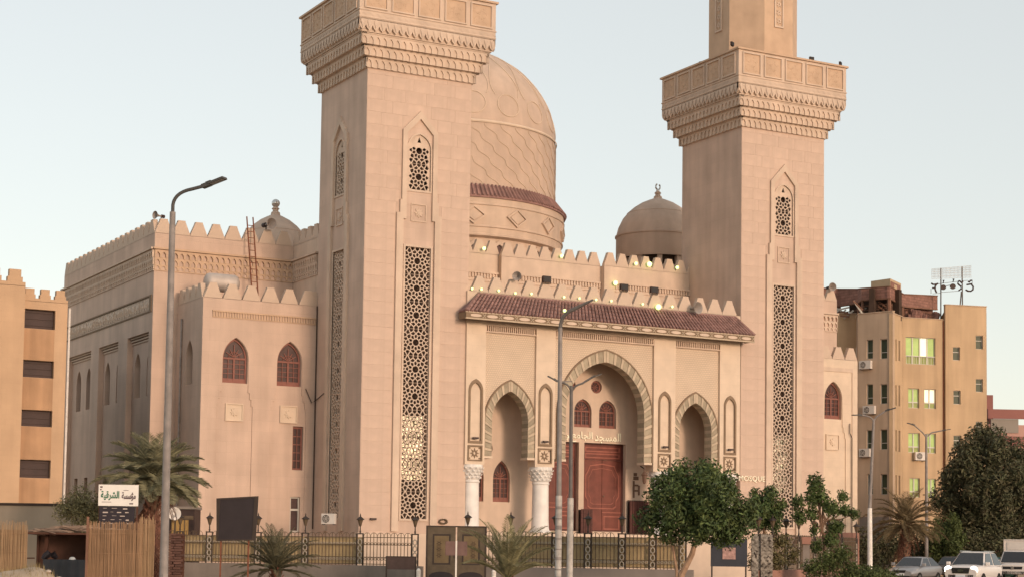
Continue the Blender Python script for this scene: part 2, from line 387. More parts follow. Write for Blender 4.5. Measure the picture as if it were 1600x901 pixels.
def merlons_left(me, v0, n, p, u, z):
    for k in range(n): put('merlon', me, mosque, (u, v0+(k+.5)*p, z), -math.pi/2)
# cornice rows of little hanging arches
def arch_row(mb, F, s0, s1, z0, h, dout, th, pitch):
    n = max(1, round((s1-s0)/pitch)); p = (s1-s0)/n
    for k in range(n):
        a = s0+k*p; l = p*.17
        o = [(a, z0), (a+l, z0), (a+l*.9, z0+h*.40), (a+p*.32, z0+h*.62), (a+p*.5, z0+h*.74), (a+p*.68, z0+h*.62), (a+p-l*.9, z0+h*.40), (a+p-l, z0), (a+p, z0), (a+p, z0+h), (a, z0+h)]
        mb.plate(F, o, d0=-dout, d1=-dout+th, back=False)
def scallop_row(mb, F, s0, s1, z0, h, dout, th, pitch):
    n = max(1, round((s1-s0)/pitch)); p = (s1-s0)/n
    for k in range(n):
        a = s0+k*p
        o = [(a, z0+h), (a, z0+h*.45), (a+p*.18, z0+h*.18), (a+p*.5, z0), (a+p*.82, z0+h*.18), (a+p, z0+h*.45), (a+p, z0+h)]
        mb.plate(F, o, d0=-dout, d1=-dout+th, back=False)
        mb.add([F(a+p*.2, z0+h*.75, -dout-.035), F(a+p*.5, z0+h*.12, -dout-.05), F(a+p*.8, z0+h*.75, -dout-.035), F(a+p*.5, z0+h*.98, -dout-.005)], [(0, 1, 3), (1, 2, 3)])

# ---- star lattice: plate with cut holes
def star(c, ro, ri, n, a0=0.0):
    return [(c[0]+(ro if i % 2 == 0 else ri)*math.cos(a0+math.pi*i/n), c[1]+(ro if i % 2 == 0 else ri)*math.sin(a0+math.pi*i/n)) for i in range(2*n)]
HOLES = {}
def lattice_holes(cx, cz, H):
    k = round(H, 4)
    if k not in HOLES: HOLES[k] = cell_holes(0.0, 0.0, H)
    return [[(p[0]+cx, p[1]+cz) for p in h] for h in HOLES[k]]
def cell_holes(cx, cz, H):
    """one square of the star screen: openings between slender ribs round a ten sided eye"""
    S = [(0.0, 0.0)]
    S += [(.315*math.cos(math.pi/2+k*math.pi/5), .315*math.sin(math.pi/2+k*math.pi/5)) for k in range(10)]
    S += [(.475*math.cos(math.pi/2+(k+.5)*math.pi/5), .475*math.sin(math.pi/2+(k+.5)*math.pi/5)) for k in range(10)]
    for sx_ in (-1, 1):
        for sz in (-1, 1):
            S += [(sx_*.27, sz*.625), (sx_*.47, sz*.52), (sx_*.63, sz*.62), (sx_*.64, sz*.36), (sx_*.585, sz*.155)]
        S += [(sx_*.675, 0.0)]
    S += [(0, .60), (0, -.60)]
    bx, bz = .705, H/2-.006; rib = .025; L = []
    for n_, p in enumerate(S):
        poly = rect(-bx, -bz, bx, bz)
        for m_, q in enumerate(S):
            if m_ == n_: continue
            dx, dz = q[0]-p[0], q[1]-p[1]; d = math.hypot(dx, dz); f_ = .5
            if n_ == 0: f_ = .62
            if m_ == 0: f_ = .38
            lim = d*f_-rib; out = []
            for a, b in zip(poly, poly[1:]+poly[:1]):
                da = ((a[0]-p[0])*dx+(a[1]-p[1])*dz)/d-lim; db = ((b[0]-p[0])*dx+(b[1]-p[1])*dz)/d-lim
                if da <= 0: out.append(a)
                if da*db < 0: t_ = da/(da-db); out.append((a[0]+(b[0]-a[0])*t_, a[1]+(b[1]-a[1])*t_))
            poly = out
            if not poly: break
        if len(poly) < 3: continue
        q2 = []
        for a in poly:
            if not q2 or math.hypot(a[0]-q2[-1][0], a[1]-q2[-1][1]) > .006: q2.append(a)
        ar = abs(sum(a[0]*b[1]-b[0]*a[1] for a, b in zip(q2, q2[1:]+q2[:1])))/2
        if ar > .0022 and len(q2) > 2: L.append([(a[0]+cx, a[1]+cz) for a in q2])
    return L
def lattice_strip(F, cx, z0, z1):
    mb = MB(); n = round((z1-z0)/1.365); H = (z1-z0)/n
    for k in range(n):
        c = z0+(k+.5)*H
        mb.plate(F, rect(cx-.725, c-H/2, cx+.725, c+H/2), lattice_holes(cx, c, H), d0=.05, d1=.13, back=False)
    return mb
def lattice_arch(F, cx, z0, zs, zt):
    mb = MB(); b = .645; o = arch(cx, b, z0, zs, zt, 8); H = 1.365
    def inside(p):
        if p[1] < z0+.04 or abs(p[0]-cx) > b-.05: return False
        if p[1] > zs:
            lim = b*max(0, 1-((p[1]-zs)/(zt-zs))**1.35)
            return abs(p[0]-cx) < lim-.07
        return True
    hs_ = [h for k in (0, 1) for h in lattice_holes(cx, z0+.72+k*H, H) if all(inside(p) for p in h)]
    hs_.append([(cx-.11, zt-.42), (cx+.11, zt-.42), (cx, zt-.12)])
    hs2 = []
    for h in hs_:                         # drop holes that would touch the crown hole
        c = (sum(p[0] for p in h)/len(h), sum(p[1] for p in h)/len(h))
        if h is hs_[-1] or not (abs(c[0]-cx) < .22 and c[1] > zt-.62): hs2.append(h)
    mb.plate(F, o, hs2, d0=.05, d1=.13); return mb

# ---- minaret (built once in its own axes, 6 m square; the second is a copy)
def minaret():
    W = 6.0; HS = 26.18; E_ = .907
    sh = MB(); plain = MB(); left_parts = []
    faces = [(FRONT(0), 3.03), (LEFT(0), 3.2)]
    for F, c in faces:
        up = arch(c, .645, 19.97, 22.1, 22.90, 8)
        sh.plate(F, rect(0 if F.n.y else .43, 0, W if F.n.y else W-.43, HS+.1), [up, rect(c-.725, 3.05, c+.725, 17.0)], d0=0, d1=.42)
    sh.fbox(BACK(W), 0, W, 0, HS+.1, 0, .42); sh.fbox(RIGHT(W), 0.43, W-.43, 0, HS+.1, 0, .42)
    F, c = faces[0]
    plain.plate(F, rect(0, 0, W, HS+.1), [arch(c, .645, 19.97, 22.1, 22.90, 8), rect(c-.725, 3.05, c+.725, 17.0)], d0=0, d1=.42)
    plain.fbox(LEFT(0), .43, W-.43, 0, HS+.1, 0, .42); plain.fbox(BACK(W), 0, W, 0, HS+.1, 0, .42); plain.fbox(RIGHT(W), 0.43, W-.43, 0, HS+.1, 0, .42)
    root = sh.build('minaret', 'stone_wall', mosque); plain_mesh = plain.mesh('minaret', 'stone_wall')
    for F, c in faces:
        before = set(root.children)
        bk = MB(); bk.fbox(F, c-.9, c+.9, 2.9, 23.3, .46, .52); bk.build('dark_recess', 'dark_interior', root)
        gp = MB()
        for k in range(3): gp.fbox(F, c-.70, c+.70, 5.05+k*1.12, 5.05+k*1.12+1.04, .30, .33)
        gp.build('glass_pane', 'glossy_pane', root)
        lattice_strip(F, c, 3.05, 17.0).build('lattice_screen', 'stone_trim', root)
        lattice_arch(F, c, 19.97, 22.1, 22.90).build('window_lattice', 'stone_trim', root)
        # stepped raised surround
        fo = [(c-1.28, 2.4), (c-1.28, 18.72), (c-1.10, 18.72), (c-1.10, 19.40), (c-1.0, 19.40), (c-1.0, 23.06), (c, 24.13), (c+1.0, 23.06), (c+1.0, 19.40), (c+1.10, 19.40), (c+1.10, 18.72), (c+1.28, 18.72), (c+1.28, 2.4)]
        fi = [(c+.90, 2.4), (c+.90, 18.42), (c+.74, 18.42), (c+.74, 22.92), (c, 23.70), (c-.74, 22.92), (c-.74, 18.42), (c-.90, 18.42), (c-.90, 2.4)]
        MB().plate(F, fo+fi, d0=-.13, d1=.03).build('window_surround', 'stone_trim', root)
        m = MB()                      # thin bead frames round the screens
        m.plate(F, rect(c-.83, 2.95, c+.83, 17.12), [rect(c-.725, 3.05, c+.725, 17.0)], d0=-.05, d1=.04)
        ao = arch(c, .72, 19.88, 22.12, 22.99, 8); ai = arch(c, .645, 19.97, 22.1, 22.90, 8)
        m.plate(F, ao, [ai], d0=-.045, d1=.04)
        m.build('screen_bead', 'stone_trim', root)
        m = MB(); m.plate(F, rect(c-.44, 18.33, c+.44, 19.27), [rect(c-.38, 18.39, c+.38, 19.21)], d0=-.05, d1=.02)
        m.plate(F, star((c, 18.8), .27, .15, 8), d0=-.045, d1=.02)
        m.plate(F, ngon((c, 18.8), .10, 10), d0=-.07, d1=.02)
        m.build('plaque', 'stone_carved', root)
        if not F.n.y: left_parts += [o for o in root.children if o not in before]
    # facing stones on the front, each its own block
    c = 3.03; z = 2.40; row = 0; shared = {}
    while z < 26.0:
        h = .648; top = min(z+h, 26.17)
        if z < 18.7: gap = (c-1.30, c+1.30)
        elif z < 19.42: gap = (c-1.12, c+1.12)
        elif z < 23.5: gap = (c-1.02, c+1.02)
        elif z < 24.1: gap = (c-.62, c+.62)
        else: gap = None
        rng_ = [(0.012, gap[0]-.012), (gap[1]+.012, W-.012)] if gap else [(0.012, W-.012)]
        for a, b in rng_:
            L = b-a; k = max(1, round(L/1.2)); off = (.32 if row % 2 else -.32) if k > 1 else 0
            cuts = [a]+[a+L*i/k+off*(L/k)*.6 for i in range(1, k)]+[b]
            for i in range(k):
                x0, x1 = cuts[i]+.003, cuts[i+1]-.003; key = (round(x1-x0, 2), round(top-z, 3))
                if key not in shared:
                    hw = (x1-x0)/2; hh = (top-z)/2-.003; g = .004
                    shared[key] = MB().add([(-hw, 0, -hh), (hw, 0, -hh), (hw, 0, hh), (-hw, 0, hh), (-hw+g, -.007, -hh+g), (hw-g, -.007, -hh+g), (hw-g, -.007, hh-g), (-hw+g, -.007, hh-g)],
                         [(4, 5, 6, 7), (0, 1, 5, 4), (1, 2, 6, 5), (2, 3, 7, 6), (3, 0, 4, 7)]).mesh('stone', 'stone_block')
                put('stone', shared[key], root, ((x0+x1)/2, -.002, (z+top)/2))
        z += h; row += 1
    # hanging arch cornice and balcony
    co = MB()
    for q in range(4):
        Mq = Matrix.Translation((3, 3, 0)) @ Matrix.Rotation(q*math.pi/2, 4, 'Z') @ Matrix.Translation((-3, -3, 0))
        b_ = MB(); F = FRONT(0)
        for i, (z0, e) in enumerate(((26.00, .17), (26.52, .42), (27.04, .67))):
            arch_row(b_, F, -e, W+e, z0, .54, e, .11, .375)
            b_.fbox(F, -e-.03, W+e+.03, z0+.50, z0+.56, -e-.03, -e+.3)
        scallop_row(b_, F, -E_, W+E_, 27.66, .60, E_, .18, .375)
        b_.xform(Mq); co.add(b_.v, b_.f)
    for z0, z1, e in ((25.99, 26.55, .10), (26.54, 27.07, .355), (27.06, 27.62, .605), (27.61, 28.3, .765)):
        co.box(-e, W+e, -e, W+e, z0, z1)
    co.build('hanging_arch_cornice', 'stone_trim', root, kind='stuff')
    pa = MB(); e = E_
    pa.box(-e, W+e, -e, W+e, 28.22, 30.17)
    pa.build('balcony_parapet', 'stone_trim', root)
    MB().box(-e-.11, W+e+.11, -e-.11, W+e+.11, 30.17, 30.275).build('parapet_cap', 'stone_ochre', root)
    md = MB()
    for F in (FRONT(-e), LEFT(-e), BACK(W+e), RIGHT(W+e)):
        md.fbox(F, -e-.03, W+e+.03, 28.66, 28.72, -.04, .05); md.fbox(F, -e-.02, W+e+.02, 28.30, 28.35, -.03, .05)
        for k in range(20):
            s0 = -e+k*.39; md.add([F(s0, 28.40, -.02), F(s0+.195, 28.53, -.02), F(s0+.39, 28.40, -.02), F(s0+.39, 28.46, -.02), F(s0+.195, 28.60, -.02), F(s0, 28.46, -.02)], [(0, 1, 4, 5), (1, 2, 3, 4)])
    md.build('parapet_moulding', 'stone_trim', root)
    for F in (FRONT(-e), LEFT(-e)):
        for k in range(5):
            s = -e+.24+k*1.51+.02; x0, x1 = s+.08, s+1.22
            m = MB().plate(F, rect(x0-.07, 28.79, x1+.07, 30.05), [rect(x0, 28.86, x1, 29.98)], d0=-.075, d1=.03)
            m.build('parapet_panel', 'stone_trim', root)
            m = MB(); cxx = (x0+x1)/2; cz = 29.42
            for (dx, dz) in ((-.27, .27), (.27, .27), (-.27, -.27), (.27, -.27), (0, 0)):
                m.plate(F, star((cxx+dx, cz+dz), .22 if dx else .26, .12, 8, .2), d0=-.014, d1=.02)
            m.fbox(F, x0, x1, 28.86, 29.98, -.004, .02); m.build('carved_rosette', 'stone_ochre', root)
    # octagonal upper shaft
    ap = 2.5; rad = ap/math.cos(math.pi/8)
    oc = MB(); pts = [(3+rad*math.cos(math.pi/8+k*math.pi/4), 3+rad*math.sin(math.pi/8+k*math.pi/4)) for k in range(8)]
    oc.add([(x, y, z) for z in (30.2, 41.0) for x, y in pts], [(k, (k+1) % 8, 8+(k+1) % 8, 8+k) for k in range(8)]+[tuple(8+k for k in range(8))])
    oc.build('octagonal_shaft', 'stone_ochre', root)
    for k in range(8):
        a = k*math.pi/4; n = Vector((math.cos(a), math.sin(a), 0)); t = Vector((-n.y, n.x, 0))
        F = Frame(Vector((3, 3, 0))+n*ap, t, n)
        if k % 2 == 0:
            m = MB().plate(F, rect(-.33, 32.35, .33, 39), [rect(-.23, 32.45, .23, 38.9)], d0=-.07, d1=.02); m.build('shaft_panel_frame', 'stone_trim', root)
            m = MB()
            for j in range(12):
                m.plate(F, star((0, 32.75+j*.5), .21, .10, 6, .3), [ngon((0, 32.75+j*.5), .06, 6)], d0=-.04, d1=.02)
            m.build('shaft_panel_relief', 'stone_carved', root)
    return root, plain_mesh, left_parts
mina, plain_mesh, left_parts = minaret()
minb = mina.copy(); minb.data = plain_mesh; COL.objects.link(minb); minb.location = (23.557, 0, 0)
for ch in list(mina.children):
    if ch in left_parts: continue
    c = ch.copy(); COL.objects.link(c); c.parent = minb
mina['label'] = 'left minaret shaft'; minb['label'] = 'right minaret shaft with English lettering low on its front'

# ---- pointed wooden windows
def arched_window(F, c, b, z0, zs, zt, d, name='arched_window', wm='window_wood', par=None):
    par = par or mosque
    o = arch(c, b, z0, zs, zt, 8)
    t = b*.13
    i1 = rect(c-b+t, z0+t*1.2, c-t*.55, zs-t*.2); i2 = rect(c+t*.55, z0+t*1.2, c+b-t, zs-t*.2)
    fan = arch(c, b-t*1.1, zs+t*.9, zs+t*1.0, zt-t*1.5, 6)
    w_ = MB().plate(F, o, [i1, i2, fan], d0=d-.05, d1=d+.02)
    n = max(2, round((zs-z0)/.42))
    for x0, x1 in ((c-b+t, c-t*.55), (c+t*.55, c+b-t)):
        xm = (x0+x1)/2; w_.fbox(F, xm-t*.18, xm+t*.18, z0+t, zs, d-.035, d+.01)
        w_.fbox(F, x0, x1, z0+t, z0+(zs-z0)*.2, d-.03, d+.01)
        for k in range(1, n+1):
            z = z0+(zs-z0)*.2+(zs-z0)*.8*k/(n+1); w_.fbox(F, x0, x1, z-t*.18, z+t*.18, d-.03, d+.01)
    for a in (35, 65, 90, 115, 145):
        p = F(c, zs+t, d-.02); L = (zt-zs)*.72 if a == 90 else b*.78
        q = F(c+math.cos(R(a))*L, zs+t+math.sin(R(a))*L*.85, d-.02); w_.bar(p, q, t*.4, .04)
    arcs = [F(c+b*.45*math.cos(R(a)), zs+t+b*.42*math.sin(R(a)), d-.022) for a in range(0, 181, 20)]
    w_.tube(arcs, t*.22, 4)
    wo = w_.build(name, wm, par)
    MB().plate(F, inset_scale(o, (c, (z0+zt)/2), .99), d0=d+.022, d1=d+.05).build('pane', 'window_glass', wo)
    return wo

# ---- left wing (front at v=6, between the left minaret and the corner at u=-6.37)
def stepped_field(c, b, z0):
    """recess below a window: widens downwards in little steps"""
    return [(c-b-.28, 0), (c-b-.28, 8.85), (c-b-.20, 8.85), (c-b-.20, 9.2), (c-b-.10, 9.2), (c-b-.10, 9.55), (c-b-.02, 9.55), (c-b-.02, z0),
            (c+b+.02, z0), (c+b+.02, 9.55), (c+b+.10, 9.55), (c+b+.10, 9.2), (c+b+.20, 9.2), (c+b+.20, 8.85), (c+b+.28, 8.85), (c+b+.28, 0)]
def wing_front(u0, u1, wins, extra=(), v=6.0, ztop=14.42):
    F = FRONT(v); b = .71
    fields = []
    for c in wins:
        st = stepped_field(c, b, 10.0); ar = arch(c, b, 10.0, 11.3, 12.42, 8)
        fields.append([st[0:8]+ar[1:-1]+st[8:], c])
    # wall outline with the recessed fields notched in from below
    out = [(u0, 0)]
    for f, c in fields: out += f
    out += [(u1, 0), (u1, ztop), (u0, ztop)]
    wl = MB().plate(F, out, d0=0, d1=.06, side=True)
    hs_ = []
    for f, c in fields:
        hs_.append(arch(c, b-.02, 10.03, 11.3, 12.40, 8))
    hs_ += [rect(*e) for e in extra]
    wl.plate(F, rect(u0+.03, 0, u1-.03, ztop-.04), hs_, d0=.06, d1=.36)
    wl.box(u0+.02, u1, v+.50, v+.56, 0, ztop-.05)
    return wl
wl = wing_front(-6.37, .12, (-4.52, -1.50), ((-1.22, 5.60, -.62, 7.92), (-1.28, 2.3, -.72, 4.18)))
wl.plate(LEFT(-6.37), rect(6.06, 0, 10.3, 14.42), [arch(8.0, .55, 10.0, 11.4, 12.35, 8)], d0=0, d1=.4)
wl.box(-6.3, 0, 6.5, 10.2, 14.15, 14.3)
wl.build('left_wing_wall', 'stone_wall', mosque, label='lit wall of the lower left wing beside the left minaret')
for c in (-4.52, -1.50): arched_window(FRONT(6), c, .68, 10.03, 11.3, 12.40, .30)
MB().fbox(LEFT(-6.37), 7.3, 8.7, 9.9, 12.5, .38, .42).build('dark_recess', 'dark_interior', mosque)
def plaque(F, c, z, h=.44):
    m = MB().plate(F, rect(c-h*1.06, z-h, c+h*1.06, z+h), [rect(c-h*.94, z-h*.88, c+h*.94, z+h*.88)], d0=-.03, d1=.07)
    m.plate(F, star((c, z), h*.5, h*.3, 8), d0=-.02, d1=.07); m.plate(F, ngon((c, z), h*.2, 10), d0=-.05, d1=.07)
    m.plate(F, rect(c-h*.94, z-h*.88, c+h*.94, z+h*.88), d0=.03, d1=.07)
    return m.build('plaque', 'stone_pale', mosque)
plaque(FRONT(6), -4.53, 8.5, .46); plaque(FRONT(6), -1.50, 8.53, .46)
# narrow red lattice window and plain lower window
F = FRONT(6); m = MB().plate(F, rect(-1.2, 5.62, -.64, 7.9), [rect(-1.2+.07+i*.225, 5.70+k*.43, -1.2+.07+i*.225+.19, 5.70+k*.43+.38) for i in range(2) for k in range(5)], d0=.2, d1=.26)
wn = m.build('barred_window', 'window_wood', mosque, label='tall narrow red barred window')
MB().fbox(F, -1.2, -.64, 5.62, 7.9, .27, .30).build('pane', 'window_glass', wn)
m = MB().plate(F, rect(-1.26, 2.32, -.74, 4.16), [rect(-1.20, 2.4, -.80, 3.45), rect(-1.20, 3.55, -.80, 4.1)], d0=.16, d1=.24)
wn = m.build('aluminium_window', 'alu', mosque); MB().fbox(F, -1.25, -.75, 2.33, 4.15, .245, .27).build('pane', 'window_glass', wn)
m = MB().fbox(F, -5.86, .1, 13.70, 13.78, -.09, .03); m.fbox(F, -5.86, .1, 13.40, 13.45, -.04, .03)
for k in range(40): m.fbox(F, -5.84+k*.148, -5.84+k*.148+.08, 13.45, 13.70, -.06, .03)
m.build('dentil_cornice', 'stone_ochre', mosque)
merlons_front(MERL, -6.37, 6, 1.06, 6.0, 14.40); put('merlon', MERL, mosque, (.0-.1, 6.05, 14.38))
merlons_left(MERL, 6.2, 4, .98, -6.37, 14.40)
# right wing
wr = wing_front(29.56, 37.15, (35.2,), (), 6.0, 13.85); wr.plate(RIGHT(37.15), rect(6.06, 0, 10.3, 13.85), d0=0, d1=.4)
wr.box(29.6, 37.1, 6.5, 10.2, 13.5, 13.7)
wr.build('right_wing_wall', 'stone_pale', mosque, label='pale wall of the right wing beside the right minaret')
arched_window(FRONT(6), 35.2, .68, 10.03, 11.3, 12.40, .30); plaque(FRONT(6), 35.15, 8.57, .5)
F = FRONT(6); m = MB().plate(F, [(29.6, 13.30), (36.75, 13.30), (36.75, 4), (36.68, 4), (36.68, 13.05), (29.6, 13.05)], d0=-.05, d1=.03)
m.build('wall_moulding', 'stone_trim', mosque)
merlons_front(MERL, 30.0, 7, 1.02, 6.0, 13.83)
# low pinkish base course of the right wing and its drain pipe
MB().fbox(FRONT(6), 29.6, 37.2, 0, 2.9, -.12, .02).build('base_course', 'pillar_pink', mosque)

# ---- main hall
hw_ = MB(); F = FRONT(10.22)
hw_.plate(F, rect(-7.72, 0, .25, 18.28), d0=0, d1=.3)
hw_.plate(F, rect(29.3, 0, 38.93, 18.28), d0=0, d1=.3)
FL = LEFT(-7.72)
bays = [(10.85, 14.75), (16.5, 20.45), (22.1, 27.3)]
hw_.plate(FL, rect(10.53, 0, 28.55, 18.28), [rect(a, .5, b, 13.0) for a, b in bays]+[rect(10.8, 14.12, 28.0, 14.88)], d0=0, d1=.32)
bw = {0: (11.55, 13.75), 1: (17.3, 19.6), 2: (23.6, 25.8)}
for i, (a, b) in enumerate(bays):
    hw_.plate(FL, rect(a-.1, .4, b+.1, 13.1), [arch(c, .52, 9.6, 11.2, 12.1, 6) for c in bw[i]]+[rect(c-.35, 3.9, c+.35, 5.5) for c in bw[i]], d0=.32, d1=.75)
hw_.box(-7.6, 38.8, 10.6, 28.7, 18.0, 18.15); hw_.box(-7.7, 38.9, 28.6, 28.85, 0, 18.28); hw_.plate(RIGHT(38.93), rect(10.53, 0, 28.58, 18.28), d0=0, d1=.3)
hw_.build('main_hall_wall', 'stone_wall', mosque, label='taller main hall behind the left wing')
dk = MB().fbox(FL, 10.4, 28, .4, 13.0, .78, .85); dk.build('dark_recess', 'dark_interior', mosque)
m = MB().fbox(FL, 10.8, 28.0, 14.12, 14.88, .03, .2); m.build('inscription_frieze', 'frieze_relief', mosque)
m = MB().plate(FL, rect(10.42, 14.04, 28.1, 14.96), [rect(10.8, 14.12, 28.0, 14.88)], d0=-.05, d1=.05); m.build('frieze_border', 'niche_border', mosque)
m = MB()
for k in range(110):
    s = 10.9+k*.154; h = .18+.42*random.random(); m.fbox(FL, s, s+.06, 14.2, 14.2+h, .005, .04)
    if k % 3 == 0: m.fbox(FL, s, s+.34, 14.2+.1*random.random(), 14.3+.1*random.random(), .008, .04)
m.build('frieze_script', 'stone_carved', mosque)
m = MB()
for a, b in bays:
    for k in range(3): m.fbox(FL, a, b, 12.62+k*.14, 12.70+k*.14, .14+.06*(2-k), .34)
m.build('bay_moulding', 'stone_trim', mosque)
# corbel cornice of the hall
def hall_cornice(F, s0, s1, name='hanging_arch_cornice', matn='stone_ochre'):
    b_ = MB()
    b_.fbox(F, s0-.1, s1, 17.36, 17.46, -.22, .02)
    for z0, e in ((16.92, .12), (16.52, .08), (16.30, .05)):
        arch_row(b_, F, s0, s1, z0, .42 if z0 > 16.4 else .24, e, e+.01, .33)
    b_.fbox(F, s0, s1, 16.22, 16.27, -.05, .02)
    return b_.build(name, matn, mosque, kind='stuff')
hall_cornice(FRONT(10.22), -7.72, .2); hall_cornice(LEFT(-7.72), 10.22, 28.86, matn='stone_trim')
merlons_front(MERL, -7.72, 8, .985, 10.22, 18.26); merlons_left(MERL, 10.36, 19, .968, -7.72, 18.26)
hall_cornice(FRONT(10.22), 29.3, 38.93, matn='stone_trim'); merlons_front(MERL, 29.3, 10, .963, 10.22, 18.26)
# projecting centre of the hall behind the minarets and portico
cw = MB()
cw.plate(LEFT(.25), rect(6.92, 0, 10.2, 18.28), d0=0, d1=.3)
cw.plate(FRONT(6.6), rect(.25, 0, 3.5, 18.28), d0=0, d1=.3)
cw.plate(FRONT(6.0), rect(3.5, 0, 11.15, 18.2), d0=0, d1=.3)
cw.plate(FRONT(5.62), rect(11.0, 0, 17.75, 18.1), d0=0, d1=.4);
cw.plate(FRONT(5.22), rect(17.6, 0, 29.3, 18.1), d0=0, d1=.4);
cw.box(.4, 29.2, 6.4, 10.9, 17.4, 17.6); cw.plate(RIGHT(29.3), rect(5.3, 0, 10.25, 18.28), d0=0, d1=.3)
cw.build('upper_front_wall', 'stone_trim', mosque, label='set back upper wall above the tiled canopy')
hall_cornice(LEFT(.25), 6.62, 10.2, matn='stone_trim')
for F, s0, s1 in ((FRONT(6.0), 7.0, 11.0), (FRONT(5.62), 11.75, 17.55), (FRONT(5.22), 18.35, 27.5)):
    b_ = MB().fbox(F, s0, s1, 17.06, 17.16, -.12, .02).fbox(F, s0, s1, 16.62, 16.68, -.05, .02)
    n = round((s1-s0)/.19)
    for k in range(n): b_.fbox(F, s0+k*.19, s0+k*.19+.10, 16.80, 17.06, -.08, .02)
    b_.build('dentil_cornice', 'stone_trim', mosque)
merlons_left(MERL, 6.62, 4, .92, .25, 18.26); put('merlon', MERL, mosque, (.77, 6.6, 18.26))
merlons_front(MERH, 6.0, 6, .84, 6.0, 18.18); merlons_front(MERH, 11.0, 8, .82, 5.62, 18.08); merlons_front(MERH, 17.6, 10, .83, 5.22, 18.08)

# ---- domes
big = MB(); c = (14.78, 20.0, 0)
prof = [(6.95, 22.8), (6.95, 27.72)]
prof += [(6.95*math.cos(t)**.97, 27.72+6.15*math.sin(t)) for t in [R(90*i/24) for i in range(1, 24)]]+[(.28, 33.98), (.05, 34.3)]
big.lathe(prof, c, 72); bd = big.build('main_dome', 'dome_plaster', mosque, smooth=True)
def rz_at(z):
    if z <= 27.72: return 6.95
    t = math.asin(min(1, (z-27.72)/6.15)); return 6.95*math.cos(t)**.97
def dome_pt(a, z, o=.02): r_ = rz_at(z)+o; return (c[0]+r_*math.sin(a), c[1]-r_*math.cos(a), z+o*.4)
rel = MB()
rel.lathe([(7.02, 27.66), (7.05, 27.74), (6.98, 27.84)], c, 72)
NR = 18
for k in range(NR):
    a0 = 2*math.pi*k/NR+.1
    rel.tube([dome_pt(a0+.115*math.cos(t), 28.95+.72*math.sin(t)) for t in [2*math.pi*i/20 for i in range(21)]], .028, 5)
    for s in (-1, 1):
        pts = []
        for i in range(15):
            q = i/14; z = 29.6+q*3.9
            wv = .145*math.sin(math.pi*min(1, q*1.25+.12)**.8)*(1-q*.25)+.02
            pts.append(dome_pt(a0+s*(.05+wv*.8)*(1-q*.35), z))
        rel.tube(pts, .026, 5)
rel.build('dome_relief', 'stone_pale', mosque)
# wavy diagonal ribs on the cylinder
rb = MB()
for k in range(40):
    a0 = 2*math.pi*k/40; pts = []
    for i in range(26):
        q = i/25; z = 23.8+q*3.8; a = a0-q*.62+.018*math.sin(q*2*math.pi*5)
        pts.append((c[0]+6.97*math.sin(a), c[1]-6.97*math.cos(a), z))
    rb.tube(pts, .026, 4)
rb.build('wavy_rib', 'stone_pale', mosque, kind='stuff')
tl = MB().lathe([(6.93, 23.72), (7.06, 23.74), (7.66, 22.98), (7.66, 22.88), (7.35, 22.86)], c, 90)
for k in range(170):
    a = 2*math.pi*k/170; p = lambda r_, z: (c[0]+r_*math.sin(a), c[1]-r_*math.cos(a), z)
    tl.tube([p(7.04, 23.80), p(7.69, 23.00)], .075, 5)
tl.build('tiled_skirt', 'roof_tile', mosque, kind='stuff')
dr = MB().lathe([(7.55, 22.92), (7.54, 22.55), (7.60, 22.52), (7.60, 22.44), (7.53, 22.41), (7.44, 21.22), (7.51, 21.19), (7.51, 21.10), (7.43, 21.07), (7.38, 20.72), (7.44, 20.68), (7.42, 20.58), (7.28, 20.54), (7.0, 20.5), (7.0, 17.8)], c, 90)
dr.build('dome_drum', 'stone_trim', mosque, smooth=True)
for k in range(16):
    lz = MB()
    a = 2*math.pi*k/16+.14; n = Vector((math.sin(a), -math.cos(a), 0)); t = Vector((math.cos(a), math.sin(a), 0))
    F = Frame(Vector((c[0], c[1], 0))+n*7.50, t, n)
    lz.plate(F, [(-.80, 21.82), (0, 21.24), (.80, 21.82), (0, 22.40)], [[(-.64, 21.82), (0, 21.36), (.64, 21.82), (0, 22.28)]], d0=-.10, d1=.12)
    lz.plate(F, [(-.50, 21.82), (0, 21.46), (.50, 21.82), (0, 22.18)], d0=-.04, d1=.12)
    lz.build('drum_lozenge', 'stone_trim', mosque)
ow = MB()
for k in range(28):
    a = 2*math.pi*k/28; n = Vector((math.sin(a), -math.cos(a), 0)); t = Vector((math.cos(a), math.sin(a), 0))
    F = Frame(Vector((c[0], c[1], 0))+n*7.06, t, n)
    ow.plate(F, arch(0, .62, 18.4, 19.4, 20.40, 6), [arch(0, .48, 18.5, 19.35, 20.15, 6)], d0=-.1, d1=.02)
ow.build('drum_arcade', 'stone_trim', mosque)
ow = MB()
for k in range(28):
    a = 2*math.pi*k/28; n = Vector((math.sin(a), -math.cos(a), 0)); t = Vector((math.cos(a), math.sin(a), 0))
    ow.plate(Frame(Vector((c[0], c[1], 0))+n*7.03, t, n), arch(0, .46, 18.5, 19.35, 20.15, 6), d0=0, d1=.02)
ow.build('drum_window', 'window_glass', mosque)
